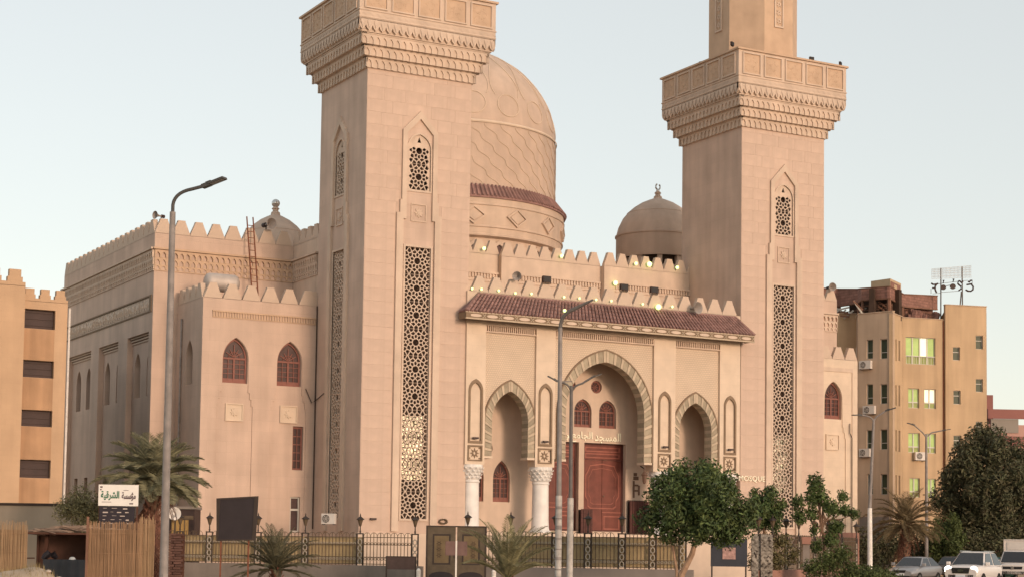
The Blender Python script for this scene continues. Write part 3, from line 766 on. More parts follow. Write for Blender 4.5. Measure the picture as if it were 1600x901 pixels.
def small_dome(cx, cy, dz, finial, kr=1.0):
    q = (cx, cy, dz)
    d = MB().lathe([(r_*kr, z_) for r_, z_ in [(2.62, 19.96), (2.66, 20.02), (2.66, 21.42), (2.73, 21.45), (2.73, 21.54), (2.65, 21.57), (2.52, 22.1), (2.24, 22.70), (1.98, 23.02), (1.99, 23.05), (1.55, 23.45), (1.05, 23.78), (.6, 23.98), (.3, 24.10), (.22, 24.2)]], q, 48)
    o = d.build('small_dome', 'small_dome_plaster', mosque, smooth=True)
    b_ = MB()
    for k in range(12):
        a = 2*math.pi*k/12; b_.box(-.16, .16, -.16, .16, 18.8, 19.98); 
        n0 = len(b_.v)-8
        for i in range(n0, len(b_.v)):
            x, y, z = b_.v[i]; x += 2.42; b_.v[i] = (cx+x*math.cos(a)-y*math.sin(a), cy+x*math.sin(a)+y*math.cos(a), z+dz)
    b_.lathe([(2.8, 18.0), (2.8, 19.3), (2.6, 19.35)], q, 32); b_.build('dome_arcade', 'small_dome_plaster', mosque)
    MB().lathe([(2.2, 19.2), (2.2, 19.94), (2.6, 19.97)], q, 32).build('dome_window', 'dark_interior', mosque)
    MB().lathe([(.30, 24.05), (.26, 24.25), (.17, 24.32), (.17, 24.42), (.24, 24.47), (.12, 24.6), (.05, 24.62)], q, 12).build('finial_stem', 'small_dome_plaster', o)
    if finial == 'ball':
        MB().lathe([(.02, 24.55)]+[(.25*math.sin(R(t)), 24.80-.25*math.cos(R(t))) for t in range(15, 180, 15)]+[(.01, 25.05)], q, 16).build('finial_ball', 'steel', o, smooth=True)
    else:
        MB().lathe([(.02, 24.5)]+[(.12*math.sin(R(t)), 24.62-.12*math.cos(R(t))) for t in range(20, 180, 20)]+[(.01, 24.74)], q, 12).build('finial_ball', 'steel', o, smooth=True)
        MB().tube([(cx+.17*math.cos(R(a)), cy, dz+24.90+.19*math.sin(R(a))) for a in range(115, 426, 20)], .055, 6).build('crescent', 'steel', o, smooth=True)
    return o
small_dome(27.78, 15.0, .66, 'crescent', 1.03)['label'] = 'small dome in shade beside the right minaret'
small_dome(1.36, 16.0, -3.02, 'ball', .84)['label'] = 'small dome half hidden behind the left battlements'

# ---- portico between the minarets: panel wall with three pointed arches, pilasters on marble columns
VF = -.15
arches = [(8.56, 1.10, 8.35, 9.90, 1.50, 10.42), (14.48, 2.52, 9.0, 11.82, 3.0, 12.42), (20.42, 1.10, 8.35, 9.90, 1.50, 10.42)]
pil = [(5.87, 7.02), (10.06, 11.24), (17.56, 19.0), (22.02, 23.42)]
Fp = FRONT(0.0)
out = [(5.9, 6.4)]
for (cxa, bi, zs, zt, bo, zo) in arches:
    out += arch(cxa, bi, 6.42, zs, zt, 12)
out += [(23.4, 6.4), (23.4, 14.0), (5.9, 14.0)]
pw = MB().plate(Fp, out, d0=0, d1=.62, back=True)
pw.build('portico_wall', 'relief_field', mosque, label='portico wall with three pointed arches and fine dotted relief')
for (cxa, bi, zs, zt, bo, zo) in arches:
    hi = arch(cxa, bi-.015, 6.425, zs, zt-.015, 12); ho = arch(cxa, bo, 6.42, zs-.15, zo, 12)
    # stones along the jamb and round the arch
    def resample(pts, n):
        L = [0]
        for a, b in zip(pts, pts[1:]): L.append(L[-1]+math.hypot(b[0]-a[0], b[1]-a[1]))
        res = []
        for i in range(n+1):
            d = L[-1]*i/n
            for j in range(len(L)-1):
                if L[j+1] >= d-1e-9:
                    q = (d-L[j])/(L[j+1]-L[j]); res.append((pts[j][0]+(pts[j+1][0]-pts[j][0])*q, pts[j][1]+(pts[j+1][1]-pts[j][1])*q)); break
        return res
    half = len(hi)//2
    n = 28 if bi > 2 else 20
    for side in (0, 1):
        A = hi[:half+1] if side == 0 else list(reversed(hi[half:])); B = ho[:half+1] if side == 0 else list(reversed(ho[half:]))
        a = resample(A, n); b = resample(B, n)
        # uneven rhythm: broad grey stones, narrow cream ones
        t = [0]
        for i in range(n): t.append(t[-1]+(1.25 if i % 2 == 0 else .75))
        def at_(P, q):
            q = q/t[-1]*n; i = min(int(q), n-1); f_ = q-i; return (P[i][0]+(P[i+1][0]-P[i][0])*f_, P[i][1]+(P[i+1][1]-P[i][1])*f_)
        for i in range(n):
            q0, q1 = t[i]+.04, t[i+1]-.04; qm = (q0+q1)/2
            poly = [at_(a, q0), at_(b, q0), at_(b, qm), at_(b, q1), at_(a, q1), at_(a, qm)]
            dpt = -.075-.02*(i % 2)
            MB().plate(Fp, poly, d0=dpt, d1=.60, back=False).build('voussoir', 'grey_band_stone' if i % 2 == 0 else 'cream_band_stone', mosque)
    rim = arch(cxa, bo+.07, 6.42, zs-.15, zo+.09, 12)
    MB().plate(Fp, rim+list(reversed(ho)), d0=-.11, d1=.02).build('arch_rim', 'niche_border', mosque)
    # little corbels at the feet of the jambs
    for s in (-1, 1):
        k_ = MB().fbox(Fp, cxa+s*(bi+bo)/2-.26, cxa+s*(bi+bo)/2+.26, 6.30, 6.42, -.12, .62); k_.build('corbel', 'stone_pale', mosque)
for i, (a, b) in enumerate(pil):
    c = (a+b)/2; F = FRONT(VF); hwid = .42
    niche = arch(c, .31, 7.18, 9.75, 10.22, 6); sq = rect(c-.36, 6.20, c+.36, 6.88)
    m = MB().plate(F, rect(a, 5.95, b, 13.5), [niche, sq], d0=0, d1=.16); m.fbox(F, a, b, 5.95, 6.6, .16, .77)
    p_ = m.build('pilaster', 'stone_pale', mosque)
    m = MB().plate(F, arch(c, hwid, 7.05, 9.82, 10.42, 6), [arch(c, .31, 7.18, 9.75, 10.22, 6)], d0=-.05, d1=.03)
    m.plate(F, rect(c-.43, 6.13, c+.43, 6.95), [sq], d0=-.05, d1=.03)
    m.build('niche_border', 'niche_border', p_)
    MB().plate(F, niche, d0=.07, d1=.12).plate(F, sq, d0=.05, d1=.1).build('niche_field', 'stone_pale', p_)
    m = MB().plate(F, star((c, 6.54), .27, .13, 8), [ngon((c, 6.54), .08, 8)], d0=.0, d1=.06)
    for dx in (-.29, .29):
        for dz in (-.27, .27): m.plate(F, ngon((c+dx, 6.54+dz), .055, 4, math.pi/4), d0=.01, d1=.06)
    m.build('star_carving', 'niche_border', p_)
    # column
    col = MB().lathe([(.62, 2.3), (.62, 2.5), (.50, 2.6), (.47, 2.75), (.455, 3.2), (.43, 5.0), (.47, 5.04), (.47, 5.10), (.43, 5.14)], (c, .26, 0), 24)
    cl = col.build('column', 'marble', mosque, smooth=True)
    cp = MB().lathe([(.43, 5.12), (.46, 5.2), (.56, 5.62), (.62, 5.80), (.62, 5.95)], (c, .26, 0), 24)
    for rw in range(4):
        zc = 5.20+rw*.165; rr_ = .48+rw*.045
        for k in range(14):
            an = 2*math.pi*(k+.5*(rw % 2))/14
            px, py = c+rr_*math.cos(an), .26+rr_*math.sin(an); ex, ey = c+(rr_+.085)*math.cos(an), .26+(rr_+.085)*math.sin(an)
            tx, ty = -math.sin(an)*.09, math.cos(an)*.09
            cp.add([(px-tx, py-ty, zc), (px+tx, py+ty, zc), (ex+tx*.6, ey+ty*.6, zc+.13), (ex, ey, zc+.05), (ex-tx*.6, ey-ty*.6, zc+.13)], [(0, 1, 3), (1, 2, 3), (0, 3, 4), (2, 4, 3)])
    cp.build('capital', 'marble', cl)
# ribbed band under the eaves and at the tops of the panels
m = MB(); F = FRONT(VF); m.fbox(F, 5.87, 23.42, 13.5, 13.72, -.03, .16)
for a, b in ((7.02, 10.06), (11.24, 17.56), (19.0, 22.02)):
    m.fbox(F, a, b, 13.28, 13.5, 0, .16); m.fbox(F, a, b, 12.92, 12.99, .02, .16)
    n = round((b-a)/.125)
    for k in range(n): m.fbox(F, a+k*.125, a+k*.125+.065, 12.99, 13.28, .05, .16)
m.build('ribbed_band', 'stone_trim', mosque)
# porch inside: back wall, floor, ceiling, ends
VB = 2.2; Fb = FRONT(VB)
doors = [(11.62, 14.19), (14.53, 17.26)]
uw = [12.72, 14.42, 16.04]; cir = [13.57, 15.28]
holes = [rect(a, 2.62, b, 7.53) for a, b in doors]+[arch(x, .56, 8.37, 9.25, 9.94, 8) for x in uw]+[ngon((x, 10.66), .36, 20) for x in cir]
sw = [(9.33, .52), (7.72, .52), (19.6, .52), (21.3, .52)]; holes += [arch(x, b, 4.10, 5.35, 6.34, 8) for x, b in sw]
holes += [ngon((x, 6.97), .34, 20) for x in (8.42, 20.45)]
bw_ = MB().plate(Fb, rect(5.9, 2.2, 23.4, 13.4), holes, d0=0, d1=.40)
bw_.box(5.9, 23.4, .6, 2.2, 13.35, 13.45); bw_.box(5.87, 5.93, .6, 2.3, 2.2, 13.4); bw_.box(23.36, 23.5, .6, 2.3, 2.2, 13.4); bw_.box(5.9, 23.4, 2.62, 2.7, 2.2, 13.4)
bw_.build('porch_wall', 'stone_trim', mosque, label='inner porch wall with red doors under the great arch')
for x in uw: arched_window(Fb, x, .56, 8.37, 9.25, 9.94, .22)
for x, b in sw: arched_window(Fb, x, b, 4.10, 5.35, 6.34, .20)
for x, z, r_ in [(q, 10.66, .36) for q in cir]+[(q, 6.97, .34) for q in (8.42, 20.45)]:
    m = MB().plate(Fb, ngon((x, z), r_, 20), [ngon((x, z), r_*.72, 16)], d0=.14, d1=.22)
    for k in range(4):
        a = k*math.pi/4; m.bar(Fb(x-math.cos(a)*r_*.8, z-math.sin(a)*r_*.8, .19), Fb(x+math.cos(a)*r_*.8, z+math.sin(a)*r_*.8, .19), .03, .03)
    o = m.build('round_window', 'window_wood', mosque); MB().plate(Fb, ngon((x, z), r_*.98, 20), d0=.225, d1=.25).build('pane', 'window_glass', o)
for a, b in doors:
    c = (a+b)/2; m = MB().plate(Fb, rect(a, 2.62, b, 7.53), [rect(a+.1, 2.7, b-.1, 7.43)], d0=.26, d1=.38)
    d_ = m.build('door', 'wood_dark', mosque, label='tall carved red wooden double door')
    MB().fbox(Fb, a+.1, b-.1, 6.62, 7.43, .30, .38).build('door_transom', 'wood_red', d_)
    m = MB()
    for z0, z1 in ((6.70, 6.98), (7.05, 7.33)): m.plate(Fb, rect(a+.22, z0, b-.22, z1), [rect(a+.30, z0+.07, b-.30, z1-.07)], d0=.27, d1=.31)
    m.build('transom_moulding', 'wood_trim', d_)
    for s0, s1 in ((a+.11, c-.012), (c+.012, b-.11)):
        lf = MB().fbox(Fb, s0, s1, 2.66, 6.6, .31, .37)
        lo = lf.build('door_leaf', 'wood_red', d_)
        mm = MB().plate(Fb, rect(s0+.1, 2.74, s1-.1, 3.5), [rect(s0+.17, 2.81, s1-.17, 3.43)], d0=.285, d1=.32)
        mm.fbox(Fb, s0, s1, 3.66, 3.72, .285, .32)
    mm.build('leaf_moulding', 'wood_trim', d_)
    o = [(a+.42, 4.0), (a+.42, 4.3), (a+.26, 4.55), (a+.26, 5.75), (a+.42, 6.0), (a+.55, 6.3), (c, 6.42), (b-.55, 6.3), (b-.42, 6.0), (b-.26, 5.75), (b-.26, 4.55), (b-.42, 4.3), (b-.42, 4.0), (b-.6, 3.88), (a+.6, 3.88)]
    i_ = inset_scale(o, (c, 5.15), .95)
    MB().plate(Fb, o, [i_], d0=.285, d1=.32).plate(Fb, inset_scale(o, (c, 5.15), .80), [inset_scale(o, (c, 5.15), .775)], d0=.295, d1=.32).build('leaf_moulding', 'wood_trim', d_)
    MB().lathe([(.001, -.05), (.05, -.05), (.05, .0), (.03, .02)], (c+.1, VB+.29, 4.6), 10, axis='y').build('door_knob', 'bronze_letters', d_)
# podium with steps
pd = MB(); pd.box(5.95, 23.45, -1.6, 2.3, 0, 2.45); pd.box(-.25, 5.9, -.4, -.02, 0, 2.3); pd.box(23.5, 29.6, -.4, -.02, 0, 2.3)
for k in range(6): pd.box(11.5, 17.5, -1.6-.32*(k+1), -1.6-.32*k, 0, 2.45-.36*(k+1))
pd.build('podium', 'plinth_white', mosque)
# signs over the doors and on the right minaret
def place_text(me, name, F, s, t, d, parent=None, fit=None, **kw):
    xs = [v.co.x for v in me.vertices]; ys = [v.co.y for v in me.vertices]
    wx = max(xs)-min(xs); hy = max(ys)-min(ys); cx_ = (max(xs)+min(xs))/2; cy_ = (max(ys)+min(ys))/2
    kx, ky = (fit[0]/wx, fit[1]/hy) if fit else (1, 1)
    for v in me.vertices:
        p = F(s+(v.co.x-cx_)*kx, t+(v.co.y-cy_)*ky, d-v.co.z); v.co = p
    return put(name, me, parent, **kw)
for w_, x_, l_ in (("\ufeaa\ufea0\ufeb4\ufee4\ufedf\ufe8d", 16.03, 1.74), ("\ufeca\ufee3\ufe8e\ufea0\ufedf\ufe8d", 14.34, 1.36), ("\ufe8e\ufe91", 13.3, .42)):
    place_text(text_mesh(w_, .86, .03, 'gold_letters', .012), 'arabic_word', Fb, x_, 7.83, -.04, mosque, (l_, .60 if l_ > .5 else .45))
tm = text_mesh("MOSQUE", .5, .03, 'gold_letters'); place_text(tm, 'english_lettering', FRONT(0), 24.35, 5.74, -.05, mosque, (1.85, .36))
# tiled canopy
m = MB(); e0, e1, t0, t1 = 5.36, 23.78, 6.55, 23.05; ve, zt_, ze = -1.02, 14.85, 13.80
m.add([(e0, ve, ze), (e1, ve, ze), (t1, VF, zt_), (t0, VF, zt_), (e0, VF+.1, ze), (e1, VF+.1, ze)], [(0, 1, 2, 3), (4, 0, 3), (1, 5, 2), (0, 4, 5, 1)])
rf = m.build('canopy_roof', 'roof_tile', mosque, label='sloping red tiled canopy over the portico')
m = MB(); n = 82
for k in range(n):
    x = e0+.08+(e1-e0-.16)*k/(n-1); xt = t0+(t1-t0)*k/(n-1)
    for j in range(5):
        q0, q1 = j/5, (j+1)/5+.02
        p = lambda q, o: (x+(xt-x)*q, ve+(VF-ve)*q-o*.7, ze+(zt_-ze)*q+o*.6)
        m.tube([p(q0, .07), p(min(q1, 1), .045)], [.078, .066], 5)
for s, ex, tx in ((-1, e0, t0), (1, e1, t1)):
    m.tube([(ex, ve, ze+.05), (tx, VF, zt_+.05)], .09, 6)
    for k in range(1, 5):
        q = k/5; m.tube([(ex, ve+(VF+.1-ve)*q, ze+.04), (ex+(tx-ex)*q, ve+(VF-ve)*q, ze+(zt_-ze)*q+.04)], .075, 5)
m.tube([(t0, VF, zt_+.04), (t1, VF, zt_+.04)], .08, 6)
m.build('roof_tiles', 'roof_tile', rf, kind='stuff')
m = MB().box(e0+.02, e1-.02, ve+.02, ve+.10, ze-.34, ze-.01); m.box(e0+.02, e0+.09, ve+.1, VF, ze-.34, ze-.01); m.box(e1-.09, e1-.02, ve+.1, VF, ze-.34, ze-.01)
m.box(e0+.1, e1-.1, ve+.1, VF, ze-.30, ze-.24)
fa = m.build('fascia_board', 'niche_border', rf)
m = MB().box(e0, e1, ve-.02, ve+.12, ze-.38, ze-.31); m.box(e0, e1, ve-.015, ve+.1, ze-.05, ze+.01); m.build('fascia_rail', 'cream_band_stone', rf)
nf = 19; pt = (e1-e0-.2)/nf
for k in range(nf):
    x = e0+.1+(k+.5)*pt; Fv = FRONT(ve+.02)
    MB().plate(Fv, ngon((x, ze-.18), .33, 14, 0, .085), d0=-.035, d1=.01).build('fascia_oval', 'plinth_white', rf)
    b_ = MB()
    for s in (-1, 1): b_.bar(Fv(x+pt/2-.09, ze-.18+s*.1, -.02), Fv(x+pt/2+.09, ze-.18-s*.1, -.02), .03, .03)
    b_.build('fascia_cross', 'cream_band_stone', rf)
m = MB().plate(FRONT(VF), rect(5.87, 13.72, 23.42, 15.0), d0=.0, d1=.5); m.box(5.9, 23.4, .35, 5.9, 14.7, 14.8); m.build('canopy_wall', 'stone_trim', mosque)
merlons_front(MERF, 6.12-.5*1.003+.5*1.003-.02, 17, 1.003, VF, 14.98)

# ================================================================== things on and around the mosque
def small(name, label, cat, group=None, loc=(0, 0, 0), rz=0): return thing(name, label, cat, loc, rz, group)
# bulbs
BULB = MB().lathe([(.005, -.10)]+[(.10*math.sin(R(t)), -.10*math.cos(R(t))) for t in range(30, 180, 30)]+[(.005, .10)], (0, 0, 0), 8).mesh('bulb', 'bulb_glow', True)
SOCK = MB().box(-.03, .03, .03, .16, -.03, .03).mesh('bulb_socket', 'flood_black')
low = [(6.05, 15.09), (6.61, 15.11), (7.64, 15.12), (8.64, 15.07), (9.62, 15.12), (11.63, 15.11), (12.6, 15.12), (13.65, 15.13), (14.63, 15.14), (16.67, 15.13), (18.63, 15.14)]
hi_ = [(9.92, 5.7, 18.43), (14.82, 5.42, 18.41), (19.65, 5.0, 18.36), (22.56, 5.0, 18.39)]
def bulb(x, y, z, s, label, group=None):
    o = put('light_bulb', BULB, None, (x, y, z)); o.scale = (s, s, s); o['label'] = label; o['category'] = 'light bulb'
    if group: o['group'] = group
    k = put('bulb_socket', SOCK, o)
wl_ = ['beside the left minaret', 'above the left end of the tiles', 'second battlement of the canopy', 'third battlement of the canopy', 'left of the grey horn', 'right of the first floodlight', 'left of the arch tip', 'above the arch tip', 'right of the long lamp arm', 'between the right floodlights', 'just right of the brightest bulb']
for (x, z), q in zip(low, wl_): bulb(x, -.32, z, .62, 'small glowing bulb at a lower battlement foot, '+q, 'bulbs along the lower battlements')
for (x, y, z), q in zip(hi_, ['beside the left minaret', 'under the main dome', 'left below the small dome', 'right below the small dome']): bulb(x, y, z, 1.0, 'glowing bulb in a notch of the upper battlements, '+q, 'bulbs along the upper battlements')
bulb(17.69, -.34, 15.05, 1.55, 'largest brightest glowing bulb of the row above the canopy')
bulb(20.59, 5.0, 18.41, 1.5, 'brightest glowing bulb on the upper battlements, below the small dome')
bulb(18.24, 5.0, 17.1, 1.35, 'lone white glowing bulb on the upper wall beside the step in the wall')
bulb(11.3, -.95, 14.28, .9, 'single glowing bulb lying on the canopy tiles')
# floodlights
def floodlight(x, y, z, label, rz=0):
    t = small('floodlight', label, 'floodlight', 'dark floodlights on the battlements', (x, y, z), rz)
    if z > 30: t.scale = (.62, .62, .62)
    MB().box(-.24, .24, -.12, .06, .06, .40).build('housing', 'flood_black', t); MB().box(-.20, .20, -.135, -.12, .10, .36).build('lens', 'car_black', t)
    m = MB().bar((-.26, 0, 0), (-.26, 0, .25), .03, .03).bar((.26, 0, 0), (.26, 0, .25), .03, .03).bar((-.26, 0, 0), (.26, 0, 0), .03, .03); m.build('bracket', 'iron_dark', t)
floodlight(10.58, -.2, 15.75, 'dark floodlight left of the others on the canopy battlements'); floodlight(15.48, -.2, 15.75, 'dark floodlight in the middle of the canopy battlements'); floodlight(17.45, -.2, 15.75, 'dark floodlight right of the others on the canopy battlements')
floodlight(22.25, -.8, 30.275, 'floodlight on the near corner of the right balcony', .5); floodlight(23.1, 3.4, 30.275, 'floodlight on the left edge of the right balcony', -1.2)
floodlight(28.0, -.75, 30.275, 'floodlight on the front edge of the right balcony')
floodlight(30.1, -.8, 30.275, 'tilted floodlight near the right end of the right balcony', .6)
# horn loudspeakers
def horn(x, y, z, rz, label, s=1.0):
    t = small('horn_loudspeaker', label, 'loudspeaker', 'horn loudspeakers', (x, y, z), rz); t.scale = (s, s, s)
    MB().lathe([(.05, .30), (.07, .05), (.12, -.1), (.22, -.25), (.30, -.33), (.31, -.33), (.20, -.22), (.02, .0)], (0, 0, .28), 20, axis='y').build('horn', 'horn_grey', t, smooth=True)
    MB().lathe([(.02, .56), (.13, .54), (.13, .30), (.05, .28)], (0, 0, .28), 14, axis='y').build('driver', 'flood_black', t)
    MB().bar((0, .25, 0), (0, .25, .25), .05, .05).build('bracket', 'iron_dark', t)
horn(-7.55, 10.25, 19.0, -1.2, 'horn loudspeaker on the left corner of the main hall', .72)
horn(-1.35, 10.0, 19.05, .2, 'dark horn loudspeaker in front of the left small dome', 1.0)
horn(8.75, -.35, 15.72, -.7, 'grey horn loudspeaker on the battlements left of the floodlights', .8)
horn(20.05, -.35, 14.85, .2, 'round horn loudspeaker between battlements near the right minaret', 1.1)
horn(38.3, 10.1, 18.9, -.2, 'grey horn loudspeaker on the right end of the main hall', .9)
# water tank lying on a stand
t = small('water_tank', 'dented silver water tank lying behind the left wing battlements', 'water tank', None, (-5.75, 7.6, 14.3))
prof = [(.02, -.02), (.30, .0), (.44, .10), (.48, .22)]+[(.48+.012*(k % 2), .3+k*.1) for k in range(13)]+[(.48, 1.62), (.42, 1.75), (.25, 1.85), (.02, 1.87)]
MB().lathe(prof, (0, 0, 1.15), 24, axis='x').build('tank_drum', 'tank_steel', t, smooth=True)
m = MB()
for x in (.35, 1.45):
    for y in (-.4, .4): m.bar((x, y*.9, 0), (x, y, .95), .05, .05)
    m.bar((x, -.42, .8), (x, .42, .8), .05, .05)
m.build('stand', 'iron_dark', t)
# ladder
t = small('ladder', 'rusty metal ladder leaning against the main hall above the left wing', 'ladder', None, (-2.33, 9.0, 14.32))
a0, a1, b0, b1 = Vector((-.17, 0, 0)), Vector((.17, 0, 0)), Vector((-.30, 1.0, 5.30)), Vector((.06, 1.0, 5.30))
for p, q in ((a0, b0), (a1, b1)): MB().bar(p, q, .055, .055).build('rail', 'rust', t)
for k in range(14):
    q = (k+.6)/15; MB().bar(a0.lerp(b0, q), a1.lerp(b1, q), .035, .035).build('rung', 'rust', t)
# drain pipes and cables on the walls
def cable(name, pts, r, label, cat, m='cable', group=None):
    o = MB().tube(pts, r, 5).build(name, m); o['label'] = label; o['category'] = cat
    if group: o['group'] = group
cable('drain_pipe', [(-.06, 5.86, 14.4), (-.06, 5.86, 9), (-.06, 5.86, 2.5)], .032, 'thin dark drain pipe in the corner between left wing and minaret', 'pipe')
cable('drain_pipe', [(-6.45, 9.2, 13.6), (-6.45, 9.2, 3)], .06, 'pale drain pipe down the shaded side of the left wing', 'pipe', 'pole_grey')
cable('drain_pipe', [(36.45, 5.9, 9.8), (36.45, 5.9, 9.2), (36.62, 5.9, 8.9), (36.62, 5.9, 1)], .03, 'thin dark pipe down the right wing beside its window', 'pipe')
cable('cable', [(-.6, 5.9, 9.95), (-.25, 5.9, 9.2), (-.05, 5.8, 9.35), (-.06, 4.5, 9.7)], .022, 'thin slack cable from the left wing window to the minaret', 'cable')
cable('drain_pipe', [(-13.42, 5.5, 13.2), (-13.42, 5.5, 2)], .05, 'thin white drain pipe on the right edge of the left building', 'pipe', 'white_paint')
# air conditioners
def ac(o, rz, label, group=None, s=1.0, wid=.85):
    t = small('air_conditioner', label, 'air conditioner', group, o, rz); t.scale = (s, s, s)
    MB().box(-wid/2, wid/2, -.34, -.04, 0, .62).build('housing', 'ac_white', t)
    F = FRONT(-.34)
    MB().plate(F, ngon((-.12*wid/.85, .31), .25, 18), d0=-.012, d1=.01).build('fan_opening', 'ac_dark', t)
    m = MB()
    for k in range(3): m.plate(F, ngon((-.12*wid/.85, .31), .25-.08*k, 18), [ngon((-.12*wid/.85, .31), .235-.08*k, 18)], d0=-.028, d1=0)
    for k in range(6): a = k*math.pi/3; m.bar(F(-.12, .31, -.022), F(-.12+.25*math.cos(a), .31+.25*math.sin(a), -.022), .012, .012)
    m.build('fan_grille', 'ac_white', t)
    m = MB().box(-wid/2+.06, -wid/2+.10, -.36, .02, -.05, 0).box(wid/2-.10, wid/2-.06, -.36, .02, -.05, 0); m.build('bracket', 'iron_dark', t)
ac((-1.0, 1.3, 2.72), -math.pi/2+.75, 'white air conditioner unit at the foot of the left minaret', None, .85)
# wall lantern, calligraphy sign, racks in the porch, folded hose
t = small('wall_lantern', 'old lantern hanging below the right foot of the great arch', 'lantern', None, (17.15, .1, 6.15))
MB().lathe([(.02, -.9), (.10, -.85), (.16, -.45), (.2, -.4), (.05, -.2), (.03, 0)], (0, 0, 0), 6).build('lantern_body', 'bronze_letters', t); MB().bar((0, 0, -.05), (0, .4, .1), .05, .05).build('bracket', 'iron_dark', t)
m = MB(); z0 = 5.0; F = FRONT(VB-.05)
for (a, b, c_, d) in ((17.78, 5.55, 18.1, 5.75), (17.80, 5.78, 18.0, 5.95), (17.75, 4.55, 17.85, 5.5), (17.85, 4.9, 18.1, 5.0), (18.1, 4.7, 18.2, 5.25), (17.85, 5.2, 18.1, 5.3)): m.fbox(F, a, c_, b, d, 0, .05)
o = m.build('wall_sign', 'bronze_letters'); o['label'] = 'dark calligraphy wall sign right of the doors'; o['category'] = 'sign'
def rack(x0, x1, zt, label):
    t = small('shoe_rack', label, 'shoe rack', 'shoe racks in the porch', ((x0+x1)/2, VB-.35, 2.45)); hw2 = (x1-x0)/2
    MB().box(-hw2, hw2, .22, .26, 0, zt).build('back_panel', 'flood_black', t); m = MB()
    for k in range(int(hw2*2/.16)+1): m.bar((-hw2+k*.16, 0, 0), (-hw2+k*.16, 0, zt), .03, .03)
    for k in range(int(zt/.25)+1): m.bar((-hw2, 0, .02+k*.25), (hw2, 0, .02+k*.25), .03, .24)
    m.build('lattice_front', 'wood_dark', t)
rack(17.35, 18.6, 1.95, 'dark latticed shoe rack against the wall right of the doors'); rack(14.15, 14.9, 1.35, 'small dark latticed shoe rack between the two doors')
o = MB().tube([(4.7+.22*math.cos(R(a)), -.10, 2.95+.11*math.sin(R(a))) for a in range(0, 361, 24)], .05, 6).build('hose_coil', 'iron_brown'); o['label'] = 'brown coil of hose hung low on the left minaret'; o['category'] = 'hose'
def spot(x, v, z, label):
    t = small('wall_spotlight', label, 'spotlight', 'small spotlights on the niches and walls', (x, v, z)); MB().box(-.16, .16, -.16, -.04, -.05, .05).build('housing', 'flood_black', t); MB().bar((0, -.05, 0), (0, .06, -.05), .04, .04).build('bracket', 'iron_dark', t)
spot(6.43, -.15, 7.32, 'small dark spotlight at the foot of the leftmost niche'); spot(10.64, -.15, 7.30, 'small dark spotlight at the foot of the niche left of the great arch'); spot(18.3, -.15, 7.32, 'small dark spotlight at the foot of the niche right of the great arch'); spot(22.72, -.15, 7.35, 'small dark spotlight at the foot of the rightmost niche')
spot(.75, 0, 3.0, 'small dark spotlight low on the left minaret front')

# ================================================================== neighbouring buildings
# ---- left building with slatted loggias
lb = thing('left_building', 'orange sandstone block at the left edge with dark recessed loggias', 'building', (0, 0, 0))
m = MB(); F1 = FRONT(5.0); F2 = FRONT(5.6)
m.plate(F1, rect(-34, 0, -15.75, 14.05), d0=0, d1=.5); m.box(-34, -15.75, 5.5, 20, 0, 13.9); m.fbox(RIGHT(-15.75), 5.02, 5.6, 0, 14.05, -.01, .1)
m.box(-15.7, -13.5, 6.5, 20, 0, 13.2)
ops = [(4.74, 5.63), (7.26, 8.07), (9.67, 10.52), (12.08, 13.04)]
m.plate(F2, rect(-15.75, 0, -13.5, 13.45), [rect(-15.62, z0, -14.1, z1) for z0, z1 in ops], d0=0, d1=.45)
m.plate(RIGHT(-13.5), rect(6.06, 0, 20, 13.45), d0=0, d1=.4)
m.build('wall', 'left_block', lb)
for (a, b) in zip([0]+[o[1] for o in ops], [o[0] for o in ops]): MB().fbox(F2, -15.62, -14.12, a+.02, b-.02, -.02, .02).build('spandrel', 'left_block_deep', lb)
for z0, z1 in ops:
    o = MB().fbox(F2, -15.62, -14.1, z0, z1, .30, .42).build('loggia', 'shutter_dark', lb)
    for k in range(3):
        z = z0+(k+.6)*(z1-z0)/3; MB().fbox(F2, -15.61, -14.11, z-.02, z+.01, .25, .29).build('rail', 'shutter_slat', o)
def merlon2(w_, h): 
    return MB().plate(FRONT(0), [(-w_/2, 0), (w_/2, 0), (w_/2, h*.25), (w_*.36, h*.25), (w_*.36, h*.55), (w_*.28, h*.55), (w_*.28, h), (-w_*.28, h), (-w_*.28, h*.55), (-w_*.36, h*.55), (-w_*.36, h*.25), (-w_/2, h*.25)], d0=0, d1=.3, back=True).mesh('merlon', 'left_block')
ML = merlon2(1.02, .80); ML2 = merlon2(.75, .62)
for k in range(14): put('merlon', ML, lb, (-16.26-k*1.02, 5.0, 14.03))
for k in range(3): put('merlon', ML2, lb, (-15.37+k*.75, 5.6, 13.43))
# ---- apartment block behind the right wing
ap_ = thing('apartment_block', 'five storey tan apartment block with green lit windows and a brick roof shed', 'building')
PT = {'A': (51.67, 25.71), 'B': (52.97, 24.98), 'C': (51.47, 22.97), 'D': (52.44, 20.16), 'E': (54.44, 21.36), 'F': (57.96, 20.56), 'G': (57.83, 20.32), 'H': (61.17, 19.39)}
fwh = Vector((fw.x, fw.y, 0)).normalized()
back = lambda p, d: (p[0]+.62*d, p[1]+.78*d)
PT['Z'] = (44.0, 30.0)
def facet(a, b):
    A = Vector((*PT[a], 0)); B = Vector((*PT[b], 0)); d = (B-A).normalized(); return Frame(A, d, Vector((d.y, -d.x, 0))), (B-A).length
SEG = [('Z', 'A', 20.15), ('A', 'B', 20.15), ('B', 'C', 19.8), ('C', 'D', 19.78), ('D', 'E', 19.62), ('E', 'F', 19.57), ('F', 'G', 20.7), ('G', 'H', 20.7)]
